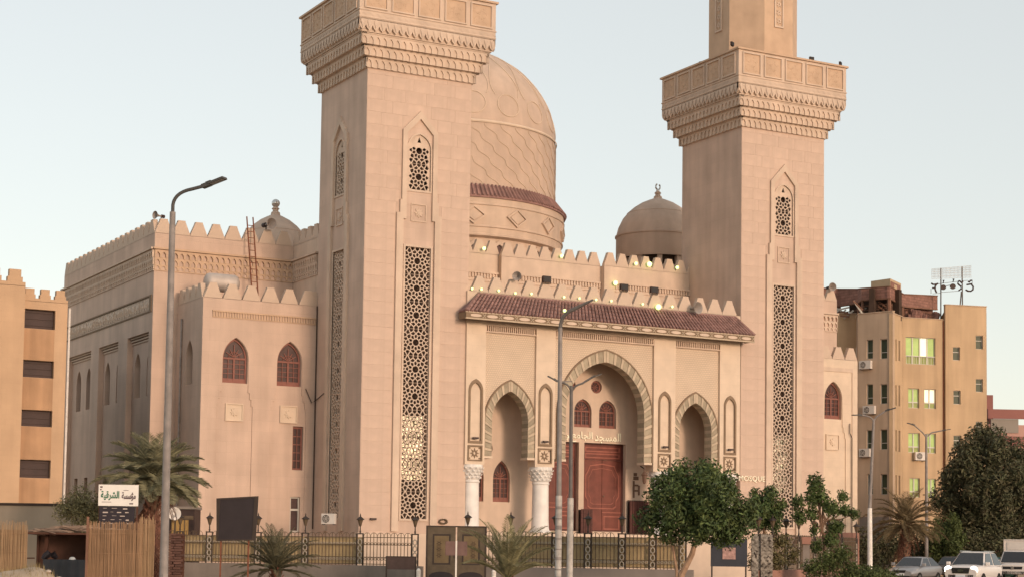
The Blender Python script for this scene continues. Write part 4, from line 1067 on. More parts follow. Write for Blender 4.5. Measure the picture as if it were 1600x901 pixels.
WIN = {('C', 'D'): [(.72, 16.32, 1.28, 17.78), (1.89, 16.25, 2.50, 17.75), (.72, 12.84, 1.28, 14.39), (1.89, 12.84, 2.49, 14.33), (.72, 9.42, 1.28, 10.91), (1.89, 9.39, 2.49, 10.92), (.78, 6.02, 1.28, 7.58), (1.94, 6.01, 2.49, 7.56)],
       ('D', 'E'): [(.65, 16.12, .95, 17.75), (1.42, 16.21, 1.80, 17.73), (.64, 12.74, .94, 14.28), (1.41, 12.76, 1.8, 14.34), (.64, 9.3, .94, 10.9), (1.41, 9.3, 1.8, 10.9), (.64, 6.0, .94, 7.5), (1.41, 6.0, 1.8, 7.5)],
       ('E', 'F'): [(.29, 16.07, 2.82, 18.14), (.50, 12.70, 1.43, 14.20), (1.87, 12.70, 2.86, 14.20), (.50, 9.30, 1.48, 10.80), (1.98, 9.29, 2.85, 10.79), (.60, 5.9, 1.47, 7.36), (2.13, 5.9, 2.85, 7.35)],
       ('G', 'H'): [(.62, 16.48, 1.22, 17.49), (2.55, 17.41, 3.16, 18.47), (.66, 13.10, 1.26, 14.15), (2.54, 14.10, 3.14, 15.11), (2.52, 10.81, 3.07, 11.82), (.66, 9.7, 1.26, 10.7)]}
for a, b, h in SEG:
    F, L = facet(a, b); wn = WIN.get((a, b), [])
    m = MB().plate(F, rect(0.005, 0, L-.005, h), [rect(*q) for q in wn], d0=0, d1=.28)
    wl_ = m.build('wall', 'apt_wall_bay' if (a, b) in (('C', 'D'), ('B', 'C')) else 'apt_wall', ap_)
    MB().fbox(F, -.02, L+.02, h, h+.07, -.05, .30).build('parapet_cap', 'apt_wall_bay', ap_)
    for i, q in enumerate(wn):
        x0, z0, x1, z1 = q
        if (a, b) == ('E', 'F'):
            big_ = i == 0; t = .045; zs = z0+(z1-z0)*(.30 if big_ else .30)
            xs = [x0+(x1-x0)*k/4 for k in range(5)] if big_ else [x0, (x0+x1)/2, x1]
            m = MB().plate(F, rect(*q), [rect(xs[k]+t, zs+t, xs[k+1]-t, z1-t) for k in range(len(xs)-1)]+[rect(xs[k]+t, z0+t, xs[k+1]-t, zs-t) for k in range(len(xs)-1)], d0=.14, d1=.2)
            wo = m.build('lit_window', 'alu', ap_, label='green lit window')
            for k in range(len(xs)-1):
                white = (big_ and k == 2) or (i == 2)
                MB().fbox(F, xs[k]+.01, xs[k+1]-.01, zs, z1-.01, .205, .225).build('pane', 'lit_white' if white else 'lit_green', wo)
                MB().fbox(F, xs[k]+.01, xs[k+1]-.01, z0+.01, zs, .205, .225).build('pane', 'lit_green_dim', wo)
            if big_:
                r_ = MB()
                for k in range(12): r_.fbox(F, x0+(k+.5)*(x1-x0)/12-.012, x0+(k+.5)*(x1-x0)/12+.012, z0, zs, .07, .09)
                r_.fbox(F, x0, x1, zs-.03, zs+.02, .06, .10); r_.build('window_rail', 'alu', wo)
        else:
            zs = z0+(z1-z0)*.33; t = .04
            if (a, b) == ('D', 'E'):
                MB().fbox(F, x0, x1, z0, z1, .10, .18).build('slot_window', 'shutter_slat', ap_); continue
            top_dark = (a, b) == ('G', 'H')
            if top_dark: zs = z0+(z1-z0)*.62
            m = MB().plate(F, rect(*q), [rect(x0+t, z0+t, x1-t, zs-t*.6), rect(x0+t, zs+t*.6, x1-t, z1-t)], d0=.14, d1=.2); wo = m.build('window', 'alu', ap_)
            MB().fbox(F, x0+.01, x1-.01, z0+.01, z1-.01, .205, .225).build('pane', 'green_glass', wo)
F, L = facet('C', 'D'); MB().fbox(F, .15, L-.1, 0, 4.35, -.04, .05).build('garage_shutter', 'pillar_grey', ap_)
E_ = Vector((*PT['E'], 0)); Hh = Vector((*PT['H'], 0))
m = MB(); bk = [PT['Z'], PT['A'], PT['B'], PT['C'], PT['D'], PT['E'], PT['F'], back(PT['F'], 16), back(PT['Z'], 16)]
m.add([(x, y, 19.3) for x, y in bk], [tuple(range(len(bk)))])
tw = [PT['F'], PT['G'], PT['H'], back(PT['H'], 12), back(PT['F'], 10)]
n = len(tw); m.add([(x, y, z) for z in (0, 20.3) for x, y in tw], [tuple(range(n, 2*n))]+[(k, (k+1) % n, n+(k+1) % n, n+k) for k in (2, 3)])
m.build('roof', 'apt_wall', ap_)
# brick shed on the roof
ln = [(50.4, 28.9), (52.95, 27.12), (52.98, 24.84), (51.93, 23.14), (52.70, 20.80), (55.45, 22.36), (59.82, 23.35)]
zb = [21.2, 21.05, 21.0, 20.95, 20.9, 20.65, 20.9]; ztp = [22.5, 22.33, 22.05, 21.8, 21.72, 21.55, 21.9]
for i in range(len(ln)-1):
    a, b = Vector((*ln[i], 0)), Vector((*ln[i+1], 0)); d = (b-a).normalized(); F = Frame(a, d, Vector((d.y, -d.x, 0))); L = (b-a).length
    m = MB().plate(F, [(0, zb[i]), (L, zb[i+1]), (L, ztp[i+1]), (0, ztp[i])], d0=0, d1=.2, back=True); sh_ = m.build('brick_fascia', 'rough_brick', ap_)
    m = MB().plate(F, [(0, ztp[i]), (L, ztp[i+1]), (L, ztp[i+1]+.07), (0, ztp[i]+.07)], d0=-.05, d1=.25, back=True); m.plate(F, [(0, zb[i]-.09), (L, zb[i+1]-.09), (L, zb[i+1]), (0, zb[i])], d0=-.03, d1=.22, back=True); m.build('timber_edge', 'shed_wood', ap_)
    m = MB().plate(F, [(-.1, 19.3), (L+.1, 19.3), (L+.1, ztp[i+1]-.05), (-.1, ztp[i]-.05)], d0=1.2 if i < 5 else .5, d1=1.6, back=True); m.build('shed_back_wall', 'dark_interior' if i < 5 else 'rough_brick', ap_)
    for s in (0.05, L-.05): MB().bar(F(s, 19.3, .1), F(s, zb[i], .1), .14, .14).build('shed_post', 'shed_wood', ap_)
    m = MB()
    for z in (20.15, 20.5): m.bar(F(.1, z, .25), F(L-.1, z, .25), .05, .05)
    for k in range(int(L/.4)+1): m.bar(F(.1+k*.4, 19.5, .25), F(.1+k*.4, 20.5, .25), .04, .04)
    m.build('roof_railing', 'shed_wood', ap_)
random.seed(5)
for k in range(16):
    x, y = 52.2+random.random()*1.0-.6*(k % 3), 26.6-random.random()*5.2; a = random.random()*.7-.35
    MB().bar((x-.3, y+.2, 19.75+random.random()*1.1), (x+.3, y-.2, 19.72+random.random()*1.0), .07, .13).build('loose_plank', 'alu' if k % 2 else 'shed_wood', ap_)
m = MB()
for k in range(26):
    q = random.random(); x = 55.6+q*3.2; y = 21.6+q*.3+random.random()*.5; s = .15+.3*random.random()
    m.bar((x, y, 19.5), (x+random.uniform(-.5, .5), y+.2, 19.5+s*2.2), s*.8, s*.7)
m.build('rubble_heap', 'rough_brick', ap_, kind='stuff')
cb = [(54.51, 25.06), (54.83, 23.18), (57.27, 24.71), (56.8, 26.6)]
m = MB().add([(x, y, z) for z in (21.6, 22.85) for x, y in cb], [(4, 5, 6, 7), (0, 1, 5, 4), (1, 2, 6, 5), (2, 3, 7, 6), (3, 0, 4, 7)]); cab = m.build('roof_cabin', 'render_cream', ap_)
a, b = Vector((*cb[1], 0)), Vector((*cb[2], 0)); d = (b-a).normalized(); F = Frame(a, d, Vector((d.y, -d.x, 0)))
MB().fbox(F, .1, 2.6, 21.65, 22.65, -.03, .02).build('cabin_side', 'rough_brick', cab); MB().fbox(F, .9, 1.6, 21.9, 22.5, -.06, .0).build('cabin_hatch', 'render_cream', cab)
F, L = facet('C', 'D'); zr = math.atan2(F.a.y, F.a.x)
for s, z, w_, lab in ((.78, 15.54, .98, 'white air conditioner under the top floor bay windows of the apartment block'), (1.10, 12.10, .98, 'white air conditioner of the third floor bay, behind the tall pole'), (.74, 8.87, .90, 'white air conditioner lowest on the apartment bay')):
    ac(F(s, z, -.02), zr, lab, 'air conditioners on the apartment block', 1.0, w_)
F, L = facet('E', 'F'); ac(F(1.38, 8.72, -.02), math.atan2(F.a.y, F.a.x), 'white air conditioner below green lit windows of the apartment block', 'air conditioners on the apartment block', 1.0, .95)
cable('drain_pipe', [F(L-.12, 19.5, -.06), F(L-.12, 4, -.06)], .05, 'rusty drain pipe in the corner of the apartment block tower', 'pipe', 'rust')
# roof billboard seen from behind
sg = thing('roof_billboard', 'skeletal rooftop sign frame with dark curly letters seen from behind', 'sign', (58.69, 22.69, 19.3))
dS = Vector((2.71, -1.52, 0)).normalized(); FS = Frame((0, 0, 0), dS, Vector((dS.y, -dS.x, 0))); SPX = 3.107/62
def sp(x, y, d=0): return FS((x/12.87+1440-1457)*SPX, 23.9-(y/12.87+405-420)*SPX*1.02-19.3, d)
for x0, y0, x1, y1 in ((390, 180, 385, 1240), (815, 150, 822, 1220), (800, 640, 745, 1220)): MB().bar(sp(x0, y0), sp(x1, y1), .07, .07).build('post', 'pole_dark', sg)
m = MB()
for y0, y1 in ((205, 125), (230, 160), (265, 205), (300, 250), (355, 310), (400, 360)): m.bar(sp(200, y0, -.03), sp(1000, y1, -.03), .018, .018)
for k in range(30): x = 205+k*27; m.bar(sp(x, 205-(x-200)*.1, -.03), sp(x, 390-(x-200)*.05, -.03), .018, .018)
m.build('mesh_panel', 'wire_mesh', sg)
m = MB()
for q in (((340, 495), (740, 440)), ((390, 660), (740, 630)), ((820, 430), (930, 420)), ((220, 690), (390, 675)), ((190, 590), (190, 690))): m.bar(sp(*q[0]), sp(*q[1]), .03, .03)
m.build('frame', 'pole_dark', sg)
def stroke(pts, r=.07): MB().tube([sp(x, y, -.06) for x, y in pts], r, 6).build('letter', 'flood_black', sg)
stroke([(190, 485), (225, 510), (270, 508), (330, 492)]); stroke([(210, 580), (280, 578)]); stroke([(300, 505), (270, 545), (268, 600), (282, 640), (300, 672)])
stroke([(760, 430), (730, 450), (722, 480), (745, 510), (785, 540), (790, 590), (740, 625)]); stroke([(760, 430), (800, 470), (830, 440)])
stroke([(930, 440), (960, 455), (975, 425), (1005, 420), (1022, 455), (1005, 490), (900, 508)]); stroke([(1000, 500), (1033, 545), (1028, 600), (985, 632), (930, 630), (880, 605)])
for x, y, r_ in ((432, 563, 56), (622, 543, 60)):
    pts = [(x+r_*math.cos(R(a)), y+r_*(.9 if a > 180 else .95)*math.sin(R(a))) for a in range(0, 360, 20)]
    MB().add([sp(px, py, -.05) for px, py in pts]+[sp(px, py, -.12) for px, py in pts], [tuple(range(18)), tuple(range(18, 36))]+[(k, (k+1) % 18, 18+(k+1) % 18, 18+k) for k in range(18)]).build('letter', 'flood_black', sg)
stroke([(425, 435), (445, 425), (430, 480)]); stroke([(625, 405), (645, 400), (630, 455)]); stroke([(490, 535), (570, 520)], .025)
# far pink building
pk = thing('pink_building', 'pink and red building far away at the right edge', 'building', (71.7, 30.1, 0), -.42)
MB().box(0, 14, 0, 12, 0, 12.7).build('wall', 'pink_wall', pk); MB().box(-.1, 14.1, -.25, 0, 13.2, 14.0).box(-.12, -.02, -.2, 12, 13.2, 14.0).build('parapet', 'pink_wall_red', pk)
MB().box(.2, 2.6, -.08, 0, 12.0, 13.18).build('grey_panel', 'pink_wall_grey', pk); MB().box(-.1, 14.1, -.3, 0, 10.9, 11.7).build('ledge', 'pink_wall_red', pk)
MB().box(.1, 1.15, 2, 6, 12.7, 15.4).build('stair_tower', 'pink_wall_red', pk); MB().box(4.6, 6.0, -.06, 0, 10.3, 11.9).build('window', 'window_glass', pk); MB().box(.3, .7, 1.95, 2.0, 13.2, 13.8).build('window', 'window_glass', pk)

# ================================================================== walls and fences
YAW = -yaw
def wall_run(a, b, h, th, name, label, m='plinth_grey', cap=None):
    a = Vector((*a, 0)); b = Vector((*b, 0)); d = (b-a).normalized(); F = Frame(a, d, Vector((d.y, -d.x, 0))); L = (b-a).length
    t = thing(name, label, 'wall'); MB().fbox(F, 0, L, 0, h, -th/2, th/2).build('wall', m, t)
    if cap: MB().fbox(F, -.03, L+.03, h, h+cap[1], -th/2-.05, th/2+.05).build('coping', cap[0], t)
    return F, L
wall_run((-34.0, -2.4), (-15.7, -12.42), 3.05, .25, 'boundary_wall', 'plain grey brown wall with dark coping behind the straw hut', 'low_wall', ('wall_cap', .10))
def lamp(x, y, zb, label, group):
    t = thing('fence_lamp', label, 'lamp', (x, y, zb), 0, group)
    MB().lathe([(.05, 0), (.03, .05), (.025, .22), (.05, .24)], (0, 0, 0), 8).build('stem', 'iron_dark', t)
    g = MB().lathe([(.05, .24), (.13, .50), (.15, .52)], (0, 0, 0), 6).build('lantern_glass', 'iron_brown', t)
    MB().lathe([(.19, .52), (.18, .55), (.06, .64), (.03, .66), (.03, .72), (.005, .80)], (0, 0, 0), 8).build('lantern_cap', 'iron_dark', t)
def fence(a, b, posts, zb, zt, label, lampg, lamps, sheet=None, sheet_spans=None, wall='plinth_grey', wall_label=''):
    wall_run(a, b, zb, .3, 'boundary_wall', wall_label, wall)
    a = Vector((*a, 0)); b = Vector((*b, 0)); d = (b-a).normalized(); F = Frame(a, d, Vector((d.y, -d.x, 0)))
    t = thing('iron_fence', label, 'fence')
    for i, p in enumerate(posts):
        m = MB()
        for s in (-.14, .14): m.bar(F(p+s, zb, 0), F(p+s, zt+.05, 0), .05, .05)
        m.bar(F(p-.17, zt+.05, 0), F(p+.17, zt+.05, 0), .06, .05); m.bar(F(p, zt+.05, 0), F(p, zt+.16, 0), .05, .05)
        po = m.build('fence_post', 'iron_dark', t)
        r_ = MB()
        for k in range(4):
            z = zb+.18+k*(zt-zb-.2)/4; r_.tube([F(p+.09*math.cos(R(q)), z+.12*math.sin(R(q)), 0) for q in range(0, 361, 45)], .03, 4)
        r_.build('post_rings', 'ring_pale', po)
        if lamps: q = F(p, zt+.14, 0); lamp(q.x, q.y, q.z, lamps[i], lampg)
        if i < len(posts)-1:
            s0, s1 = p+.17, posts[i+1]-.17; m = MB(); n = max(3, round((s1-s0)/.155))
            for k in range(n+1):
                s = s0+(s1-s0)*k/n; m.bar(F(s, zb, 0), F(s, zt+(.10 if k % 2 else -.05), 0), .024, .024)
                if k < n and k % 2 == 0: m.tube([F(s+(s1-s0)/n*(1-math.cos(R(q)))/1, zt-.05+.15*math.sin(R(q)), 0) for q in range(0, 181, 36)], .012, 4) if k+2 <= n else None
            for z in (zb+.06, zb+.36, zt-.42, zt-.10): m.bar(F(s0, z, 0), F(s1, z, 0), .03, .03)
            m.build('fence_panel', 'iron_brown', t)
            r_ = MB()
            for z in (zb+.30, zt-.36):
                for k in range(n): r_.tube([F(s0+(s1-s0)*(k+.5)/n+.055*math.cos(R(q)), z-.02+.055*math.sin(R(q)), 0) for q in range(0, 361, 60)], .014, 4)
            r_.build('ring_band', 'ring_pale' if (sheet_spans and i in sheet_spans) else 'iron_brown', t, kind='stuff')
            if sheet_spans and i in sheet_spans:
                MB().fbox(F, s0-.3, s1+.3, zb+.05, zt-.10, .16, .17).build('backing_sheet', 'tan_sheet', t)
    return F
def fl(w): return 'black lantern on the left fence, '+w
fence((-15.0, -.45), (-2.6, -12.67), [.8, 3.4, 5.9, 7.35, 9.70, 11.95, 14.52, 17.05], .80, 2.12, 'iron fence with tan backing sheets at the foot of the left wing', 'lanterns on the left fence',
      [fl('hidden behind the straw screen'), fl('behind the street lamp'), fl('behind the palm trunk'), fl('left of the black board'), fl('just right of the black board'), fl('in front of the white framed lower window'), fl('in front of the air conditioner'), fl('next to the metal gate')],
      sheet='tan', sheet_spans=(1, 2, 3, 4, 5), wall_label='low grey plastered wall under the left iron fence')
def fr(w): return 'green black lantern on the middle fence, '+w
fence((-1.6, -14.3), (5.6, -21.25), [.3, 2.2, 4.15, 5.55, 7.0, 8.3, 9.55], .84, 2.24, 'iron fence with brown backing sheets in front of the portico', 'lanterns on the middle fence',
      [fr('beside the gate behind the young palm'), fr('at the foot of the second column'), fr('left of the pale poles'), fr('in front of the left door'), fr('in front of the right red door'), fr('near the shoe rack'), fr('behind the round tree')],
      sheet='tan', sheet_spans=(1, 2, 3, 4, 5), wall_label='low plastered wall under the middle iron fence', wall='pillar_grey')
fence((8.2, -22.0), (23.2, -10.9), [.4, 2.5, 4.6, 6.7, 9.4, 12.0, 14.6, 17.6], .85, 2.30, 'iron fence behind trees in front of the right minaret', 'lanterns on the right fence',
      ['lantern on the right fence, '+q for q in ('by the blue poster', 'behind the round tree', 'behind the leafy shrub', 'beside the pink pillar', 'under the sparse tree', 'right of the sparse tree trunk', 'right of the sparse tree crown', 'nearest the white street lamp pole')],
      wall_label='low wall under the right iron fence', wall='pillar_pink')
t = thing('gate_pillar', 'grey fence pillar with a pink cap between the shrub and the sparse tree', 'pillar', (14.28, -17.44, 0), YAW)
MB().box(-.26, .26, -.26, .26, 0, 2.0).build('shaft', 'pillar_grey', t); MB().box(-.38, .38, -.38, .38, 2.0, 2.12).box(-.32, .32, -.32, .32, 2.12, 2.32).build('cap', 'pillar_pink', t)
t = thing('notice_board', 'dark blue notice board with a pale picture on the fence behind the round tree', 'sign', (6.95, -21.85, 0), YAW)
MB().box(-.75, .75, -.03, .03, 1.0, 2.15).build('board', 'poster_blue', t); MB().box(-.27, .27, -.05, -.03, 1.30, 1.78).build('picture', 'poster_art', t)
for x in (-.7, .7): MB().box(x-.03, x+.03, -.02, .04, 0, 1.0).build('leg', 'iron_dark', t)
for i, (x, y) in enumerate(((7.9, -22.35), (8.5, -22.15), (9.2, -21.6))):
    t = thing('painted_pillar', ['black and white mottled pillar right of the blue notice board', 'broad black and white mottled pillar second from the notice board', 'pale mottled pillar behind the leafy shrub'][i], 'pillar', (x, y, 0), YAW)
    MB().box(-.13, .13, -.13, .13, 0, 2.35).build('shaft', 'mottled_white', t); m = MB()
    for k in range(7): z = .3+random.random()*1.9; xx = random.uniform(-.11, .11); m.bar((xx, -.135, z), (xx+random.uniform(-.1, .1), -.135, z+random.uniform(.03, .12)), .03, random.uniform(.03, .07))
    m.build('dark_patches', 'iron_dark', t)
# two-leaf metal gate
gt = thing('metal_gate', 'closed double leaf brown metal gate with latticed panels', 'gate', (-3.19, -16.98, 0), YAW)
for s in (-1, 1):
    x0, x1 = (-1.17, -.03) if s < 0 else (.03, 1.17)
    F = FRONT(0)
    m = MB().plate(F, rect(x0, .35, x1, 2.46), [rect(x0+.20, .92, x1-.20, 2.17)], d0=0, d1=.06, back=True); lf = m.build('gate_leaf', 'gate_metal', gt)
    m = MB().plate(F, rect(x0+.20, .92, x1-.20, 2.17), [rect(x0+.27, .99, x1-.27, 2.10)], d0=.01, d1=.05); m.build('panel_frame', 'iron_dark', lf)
    m = MB().fbox(F, x0+.27, x1-.27, .99, 2.10, .03, .05)
    for k in range(12): xx = x0+.30+k*(x1-x0-.60)/11; m.fbox(F, xx-.012, xx+.012, 1.0, 2.09, .01, .03)
    m.build('ribbed_sheet', 'gate_sheet', lf)
    cxg = (x0+x1)/2+.10*s; m = MB()
    for k in range(3): 
        z = 1.30+k*.24; m.plate(F, star((cxg, z), .13, .06, 6), [ngon((cxg, z), .035, 6)], d0=-.02, d1=.02)
    m.build('star_ornament', 'iron_brown', lf)
    o = [(x0+.08, .36)]+[(x0+.08+(x1-x0-.16)*k/10, .48+.16*math.sin(math.pi*k/10)**.5) for k in range(11)]+[(x1-.08, .36)]
    MB().plate(F, o, d0=-.02, d1=.01).build('kick_plate', 'board_black', lf)
    MB().box(-s*.0+(.055 if s > 0 else -.075), (.075 if s > 0 else -.055), -.06, 0, 1.2, 1.5).build('pull_handle', 'iron_dark', lf)
MB().box(-1.24, -1.17, -.02, .08, 0, 2.50).build('gate_post', 'iron_dark', gt); MB().box(1.17, 1.24, -.02, .08, 0, 2.50).build('gate_post', 'iron_dark', gt); MB().box(-1.24, 1.24, -.03, .09, 2.46, 2.51).build('top_rail', 'iron_dark', gt)
for i, x in enumerate((-1.62, 1.45)):
    t = thing('bollard', ['white bollard left of the metal gate', 'white bollard right of the metal gate'][i], 'bollard', (-3.19+.875*x, -17.2-.484*x, 0)); MB().lathe([(.09, 0), (.09, .62), (.10, .66), (.06, .74), (.01, .77)], (0, 0, 0), 10).build('post', 'white_paint', t); MB().lathe([(.092, .2), (.092, .35)], (0, 0, 0), 10).build('band', 'iron_dark', t)
t = thing('barrier_panel', 'low dark brown metal panel left of the gate in front of the fence', 'panel', (-5.0, -15.6, 0), YAW)
MB().box(-.62, .60, -.03, .03, .70, 1.20).build('panel', 'sign_dark', t); MB().box(-.64, .62, -.045, .045, 1.20, 1.24).box(-.64, -.58, -.04, .04, 0, 1.2).box(.56, .62, -.04, .04, 0, 1.2).build('frame', 'iron_dark', t)
# small signpost in front of the gate
t = thing('signpost', 'small brown sign panels on a thin white post in front of the gate', 'sign', (-10.96, -32.13, 0), YAW)
MB().box(-.025, .025, -.025, .025, 0, 1.84).build('post', 'white_paint', t)
MB().box(-.34, -.03, -.03, -.005, 1.38, 1.82).build('sign_panel', 'sign_brown', t); MB().box(.03, .34, -.03, -.005, 1.38, 1.82).box(.30, .34, -.04, -.03, 1.42, 1.82).build('sign_panel', 'sign_brown', t)
# black board on posts
t = thing('black_billboard', 'large black panel on two thin posts, slightly skewed', 'billboard', (-14.55, -22.17, 0), YAW-.02)
MB().plate(FRONT(0), [(-.70, 1.74), (.68, 1.78), (.74, 3.34), (-.74, 3.24)], d0=0, d1=.06, back=True).build('panel', 'board_black', t)
m = MB().plate(FRONT(0), [(-.70, 1.74), (.68, 1.78), (.74, 3.34), (-.74, 3.24)], [[(-.64, 1.80), (.55, 1.83), (.60, 3.27), (-.60, 3.19)]], d0=-.025, d1=.0); m.build('frame', 'iron_dark', t)
for x in (-.56, .42): MB().box(x-.025, x+.025, .065, .11, 0, 3.2).build('post', 'rust', t)
# banner and dark text panel
bn = thing('banner', 'white banner with green Arabic lettering on thin posts behind the palm', 'sign', (-19.12, -23.2, 0), YAW+.06)
BN = .66; bn.scale = (BN*1.25, 1, 1)
MB().box(-.80, .80, -.02, .02, 2.86, 3.57).build('sheet', 'banner_white', bn)
place_text(text_mesh("\ufe94\ufef4\ufed7\ufeae\ufeb8\ufedf\ufe8d", .4, .004, 'ink_green', .012), 'lettering', FRONT(0), -.33, 3.20, -.03, bn, (.74, .32))
place_text(text_mesh("\ufe94\ufeb4\ufeb3\ufe86\ufee3", .4, .004, 'ink_dark', .012), 'lettering', FRONT(0), .42, 3.18, -.03, bn, (.56, .30))
m = MB().box(-.74, -.64, -.026, -.02, 3.46, 3.51).box(-.74, -.68, -.026, -.02, 3.38, 3.42).box(.20, .40, -.026, -.02, 3.38, 3.395).box(-.66, -.28, -.026, -.02, 2.98, 2.995).box(.45, .6, -.026, -.02, 2.92, 2.96); m.build('small_print', 'ink_dark', bn)
for x in (-.76, .76): MB().box(x-.03, x+.03, .02, .08, 0, 3.59).build('post', 'old_wood', bn)
t = thing('text_panel', 'black panel with lines of pale writing under the white banner', 'sign', (-19.12, -23.2, 0), YAW+.06); t.scale = (.83, 1, 1)
MB().box(-.74, .66, -.03, .01, 2.1, 2.84).build('sheet', 'banner_dark', t); m = MB(); random.seed(3)
for k in range(5):
    x = -.6
    while x < .5:
        l = random.uniform(.08, .22); m.box(x, x+l, -.036, -.03, 2.26+k*.125+random.uniform(-.02, .02), 2.26+k*.125+.026); x += l+random.uniform(.08, .24)
m.build('writing_lines', 'ink_pale', t, kind='stuff')
for x in (-.6, .6): MB().box(x-.03, x+.03, .012, .07, 0, 2.84).build('post', 'old_wood', t)
# shed with yellow doors, dish
t = thing('kiosk', 'dark kiosk with yellow wooden doors beside the left wing', 'kiosk', (-10.45, -3.6, 0), YAW)
MB().box(-.75, .62, .02, 1.6, 0, 3.2).build('body', 'flood_black', t); MB().box(-.8, .66, -.1, 1.7, 3.2, 3.32).build('roof', 'plinth_grey', t); MB().box(-.72, .58, -.02, .02, 2.72, 2.9).build('lintel', 'iron_brown', t)
for x0, x1 in ((-.40, -.05), (.02, .36)): 
    d_ = MB().box(x0, x1, -.03, .02, 1.0, 2.70).build('door_leaf', 'door_yellow', t); MB().box(x0+.15, x0+.19, -.045, -.03, 1.0, 2.7).build('cover_strip', 'iron_brown', d_)
t = thing('satellite_dish', 'small white satellite dish beside the street lamp pole', 'satellite dish', (-11.4, -5.6, 0), YAW)
MB().lathe([(.02, .10), (.16, .06), (.28, 0), (.29, 0), (.16, .08), (.02, .13)], (0, 0, 2.95), 18, axis='y').build('dish', 'white_paint', t, smooth=True); MB().bar((0, .15, 0), (0, .15, 3.0), .05, .05).build('mast', 'iron_dark', t); MB().bar((0, .1, 2.8), (.05, -.25, 2.9), .02, .02).build('feed_arm', 'iron_dark', t)

# ================================================================== straw hut and screens, lower left
def straw_mat(x, y, wid, z0, z1, label, m='straw', ragged=.10, seed=1, rz=YAW, post=None):
    t = thing('straw_screen', label, 'screen', (x, y, 0), rz); rd = random.Random(seed); mb = MB(); n = int(wid/.015)
    for k in range(n):
        xx = -wid/2+wid*(k+.5)/n; top = z1+rd.uniform(-ragged, ragged*.6); lean = rd.uniform(-.02, .02); yy = .02*math.sin(xx*9)+rd.uniform(-.015, .015); w_ = rd.uniform(.007, .013)
        mb.bar((xx, yy, z0+rd.uniform(0, .04)), (xx+lean, yy, top), w_*1.5, w_)
    mb.build('reed_sheet', m, t, kind='stuff')
    b_ = MB()
    for z in (z0+.35, (z0+z1)/2+.2, z1-.35): b_.bar((-wid/2, -.03, z), (wid/2, -.03, z+.03), .010, .012)
    b_.build('binding', 'straw', t)
    MB().box(-wid/2, wid/2, .04, .07, 0, z1-.22).build('backing', 'straw', t)
    if post is not None: MB().bar((post, -.05, 0), (post+.01, -.05, z1+.14), .06, .06).build('post', 'shed_wood', t)
    return t
straw_mat(-21.72, -31.9, 1.58, 0, 2.22, 'big straw mat screen left of the lamp post', 'straw', .045, 2, post=-.80)
t = straw_mat(-20.94, -32.3, .42, 0, 2.40, 'narrow paler straw bundle at the right end of the big screen', 'straw_pale', .12, 4)
straw_mat(-24.33, -30.4, .95, 0, 2.18, 'weathered straw mat screen at the far left edge', 'straw_pale', .10, 6)
hut = thing('straw_hut', 'open straw roofed shelter with dark inside between the two straw screens', 'hut', (-22.12, -27.1, 0), YAW)
m = MB(); rd = random.Random(9)
for k in range(260):
    x = rd.uniform(-1.05, 1.05); a = rd.uniform(-.5, .5); z = 1.98+.07*math.sin(x*2+1)+rd.uniform(-.05, .07); y = rd.uniform(-.35, 1.6)
    m.bar((x, y, z), (x+.45*math.cos(a), y+.45*math.sin(a), z+rd.uniform(-.09, .07)), .022, .018)
m.build('thatch', 'thatch', hut, kind='stuff')
m = MB(); m.box(-1.15, 1.1, -.3, 1.6, 1.86, 1.92); m.build('roof_boards', 'old_wood', hut)
for x, y in ((-1.02, -.25), (1.0, -.25), (-1.0, 1.5), (1.0, 1.5)): MB().bar((x, y, 0), (x, y, 1.9), .07, .07).build('post', 'old_wood', hut)
MB().bar((-.44, .3, 1.0), (-.40, .3, 1.95), .10, .10).build('post', 'old_wood', hut)
MB().box(-1.05, 1.05, 1.55, 1.6, 0, 1.9).build('back_wall', 'hut_back', hut); MB().box(1.05, 1.1, -.2, 1.6, 0, 1.9).build('side_wall', 'hut_back', hut)
MB().bar((-1.02, -.28, 1.12), (-.62, -.28, 1.13), .04, .04).build('rail', 'old_wood', hut)
t = thing('market_table', 'table draped in a dark tarpaulin inside the straw hut', 'table', (-21.95, -27.45, 0), YAW)
MB().box(-.62, .95, -.25, .55, 1.06, 1.10).build('tabletop', 'old_wood', t); m = MB(); n = 30
for k in range(n):
    x = -.62+1.57*k/(n-1); y = -.27-.02*math.sin(k*1.3); m.v += [(x, y, 1.10), (x+.01*math.sin(k*3), y-.03, .55), (x+.02*math.sin(k*2), y-.04, .2)]
for k in range(n-1):
    for j in range(2): m.f.append((k*3+j, (k+1)*3+j, (k+1)*3+j+1, k*3+j+1))
m.build('tarpaulin', 'tarp_blue', t)
for x in (-.5, .85): MB().box(x-.03, x+.03, .4, .46, 0, 1.06).build('leg', 'old_wood', t)
t = MB().lathe([(.01, .085), (.05, .08), (.085, .055), (.11, .0), (.10, 0), (.01, .01)], (0, 0, 0), 16).build('bowl', 'white_paint', None, True); t.location = (-21.80, -27.65, 1.10); t['label'] = 'white upturned bowl on the tarpaulin covered table'; t['category'] = 'bowl'
t = MB().tube([(-.22, 0, 0), (-.15, 0, .10), (-.05, 0, .17), (.08, 0, .16), (.20, 0, .03)], [.07, .10, .12, .11, .06], 8).build('sack', 'board_black', None, True); t.location = (-22.36, -27.2, 1.10); t['label'] = 'dark sack slumped at the left end of the table'; t['category'] = 'sack'
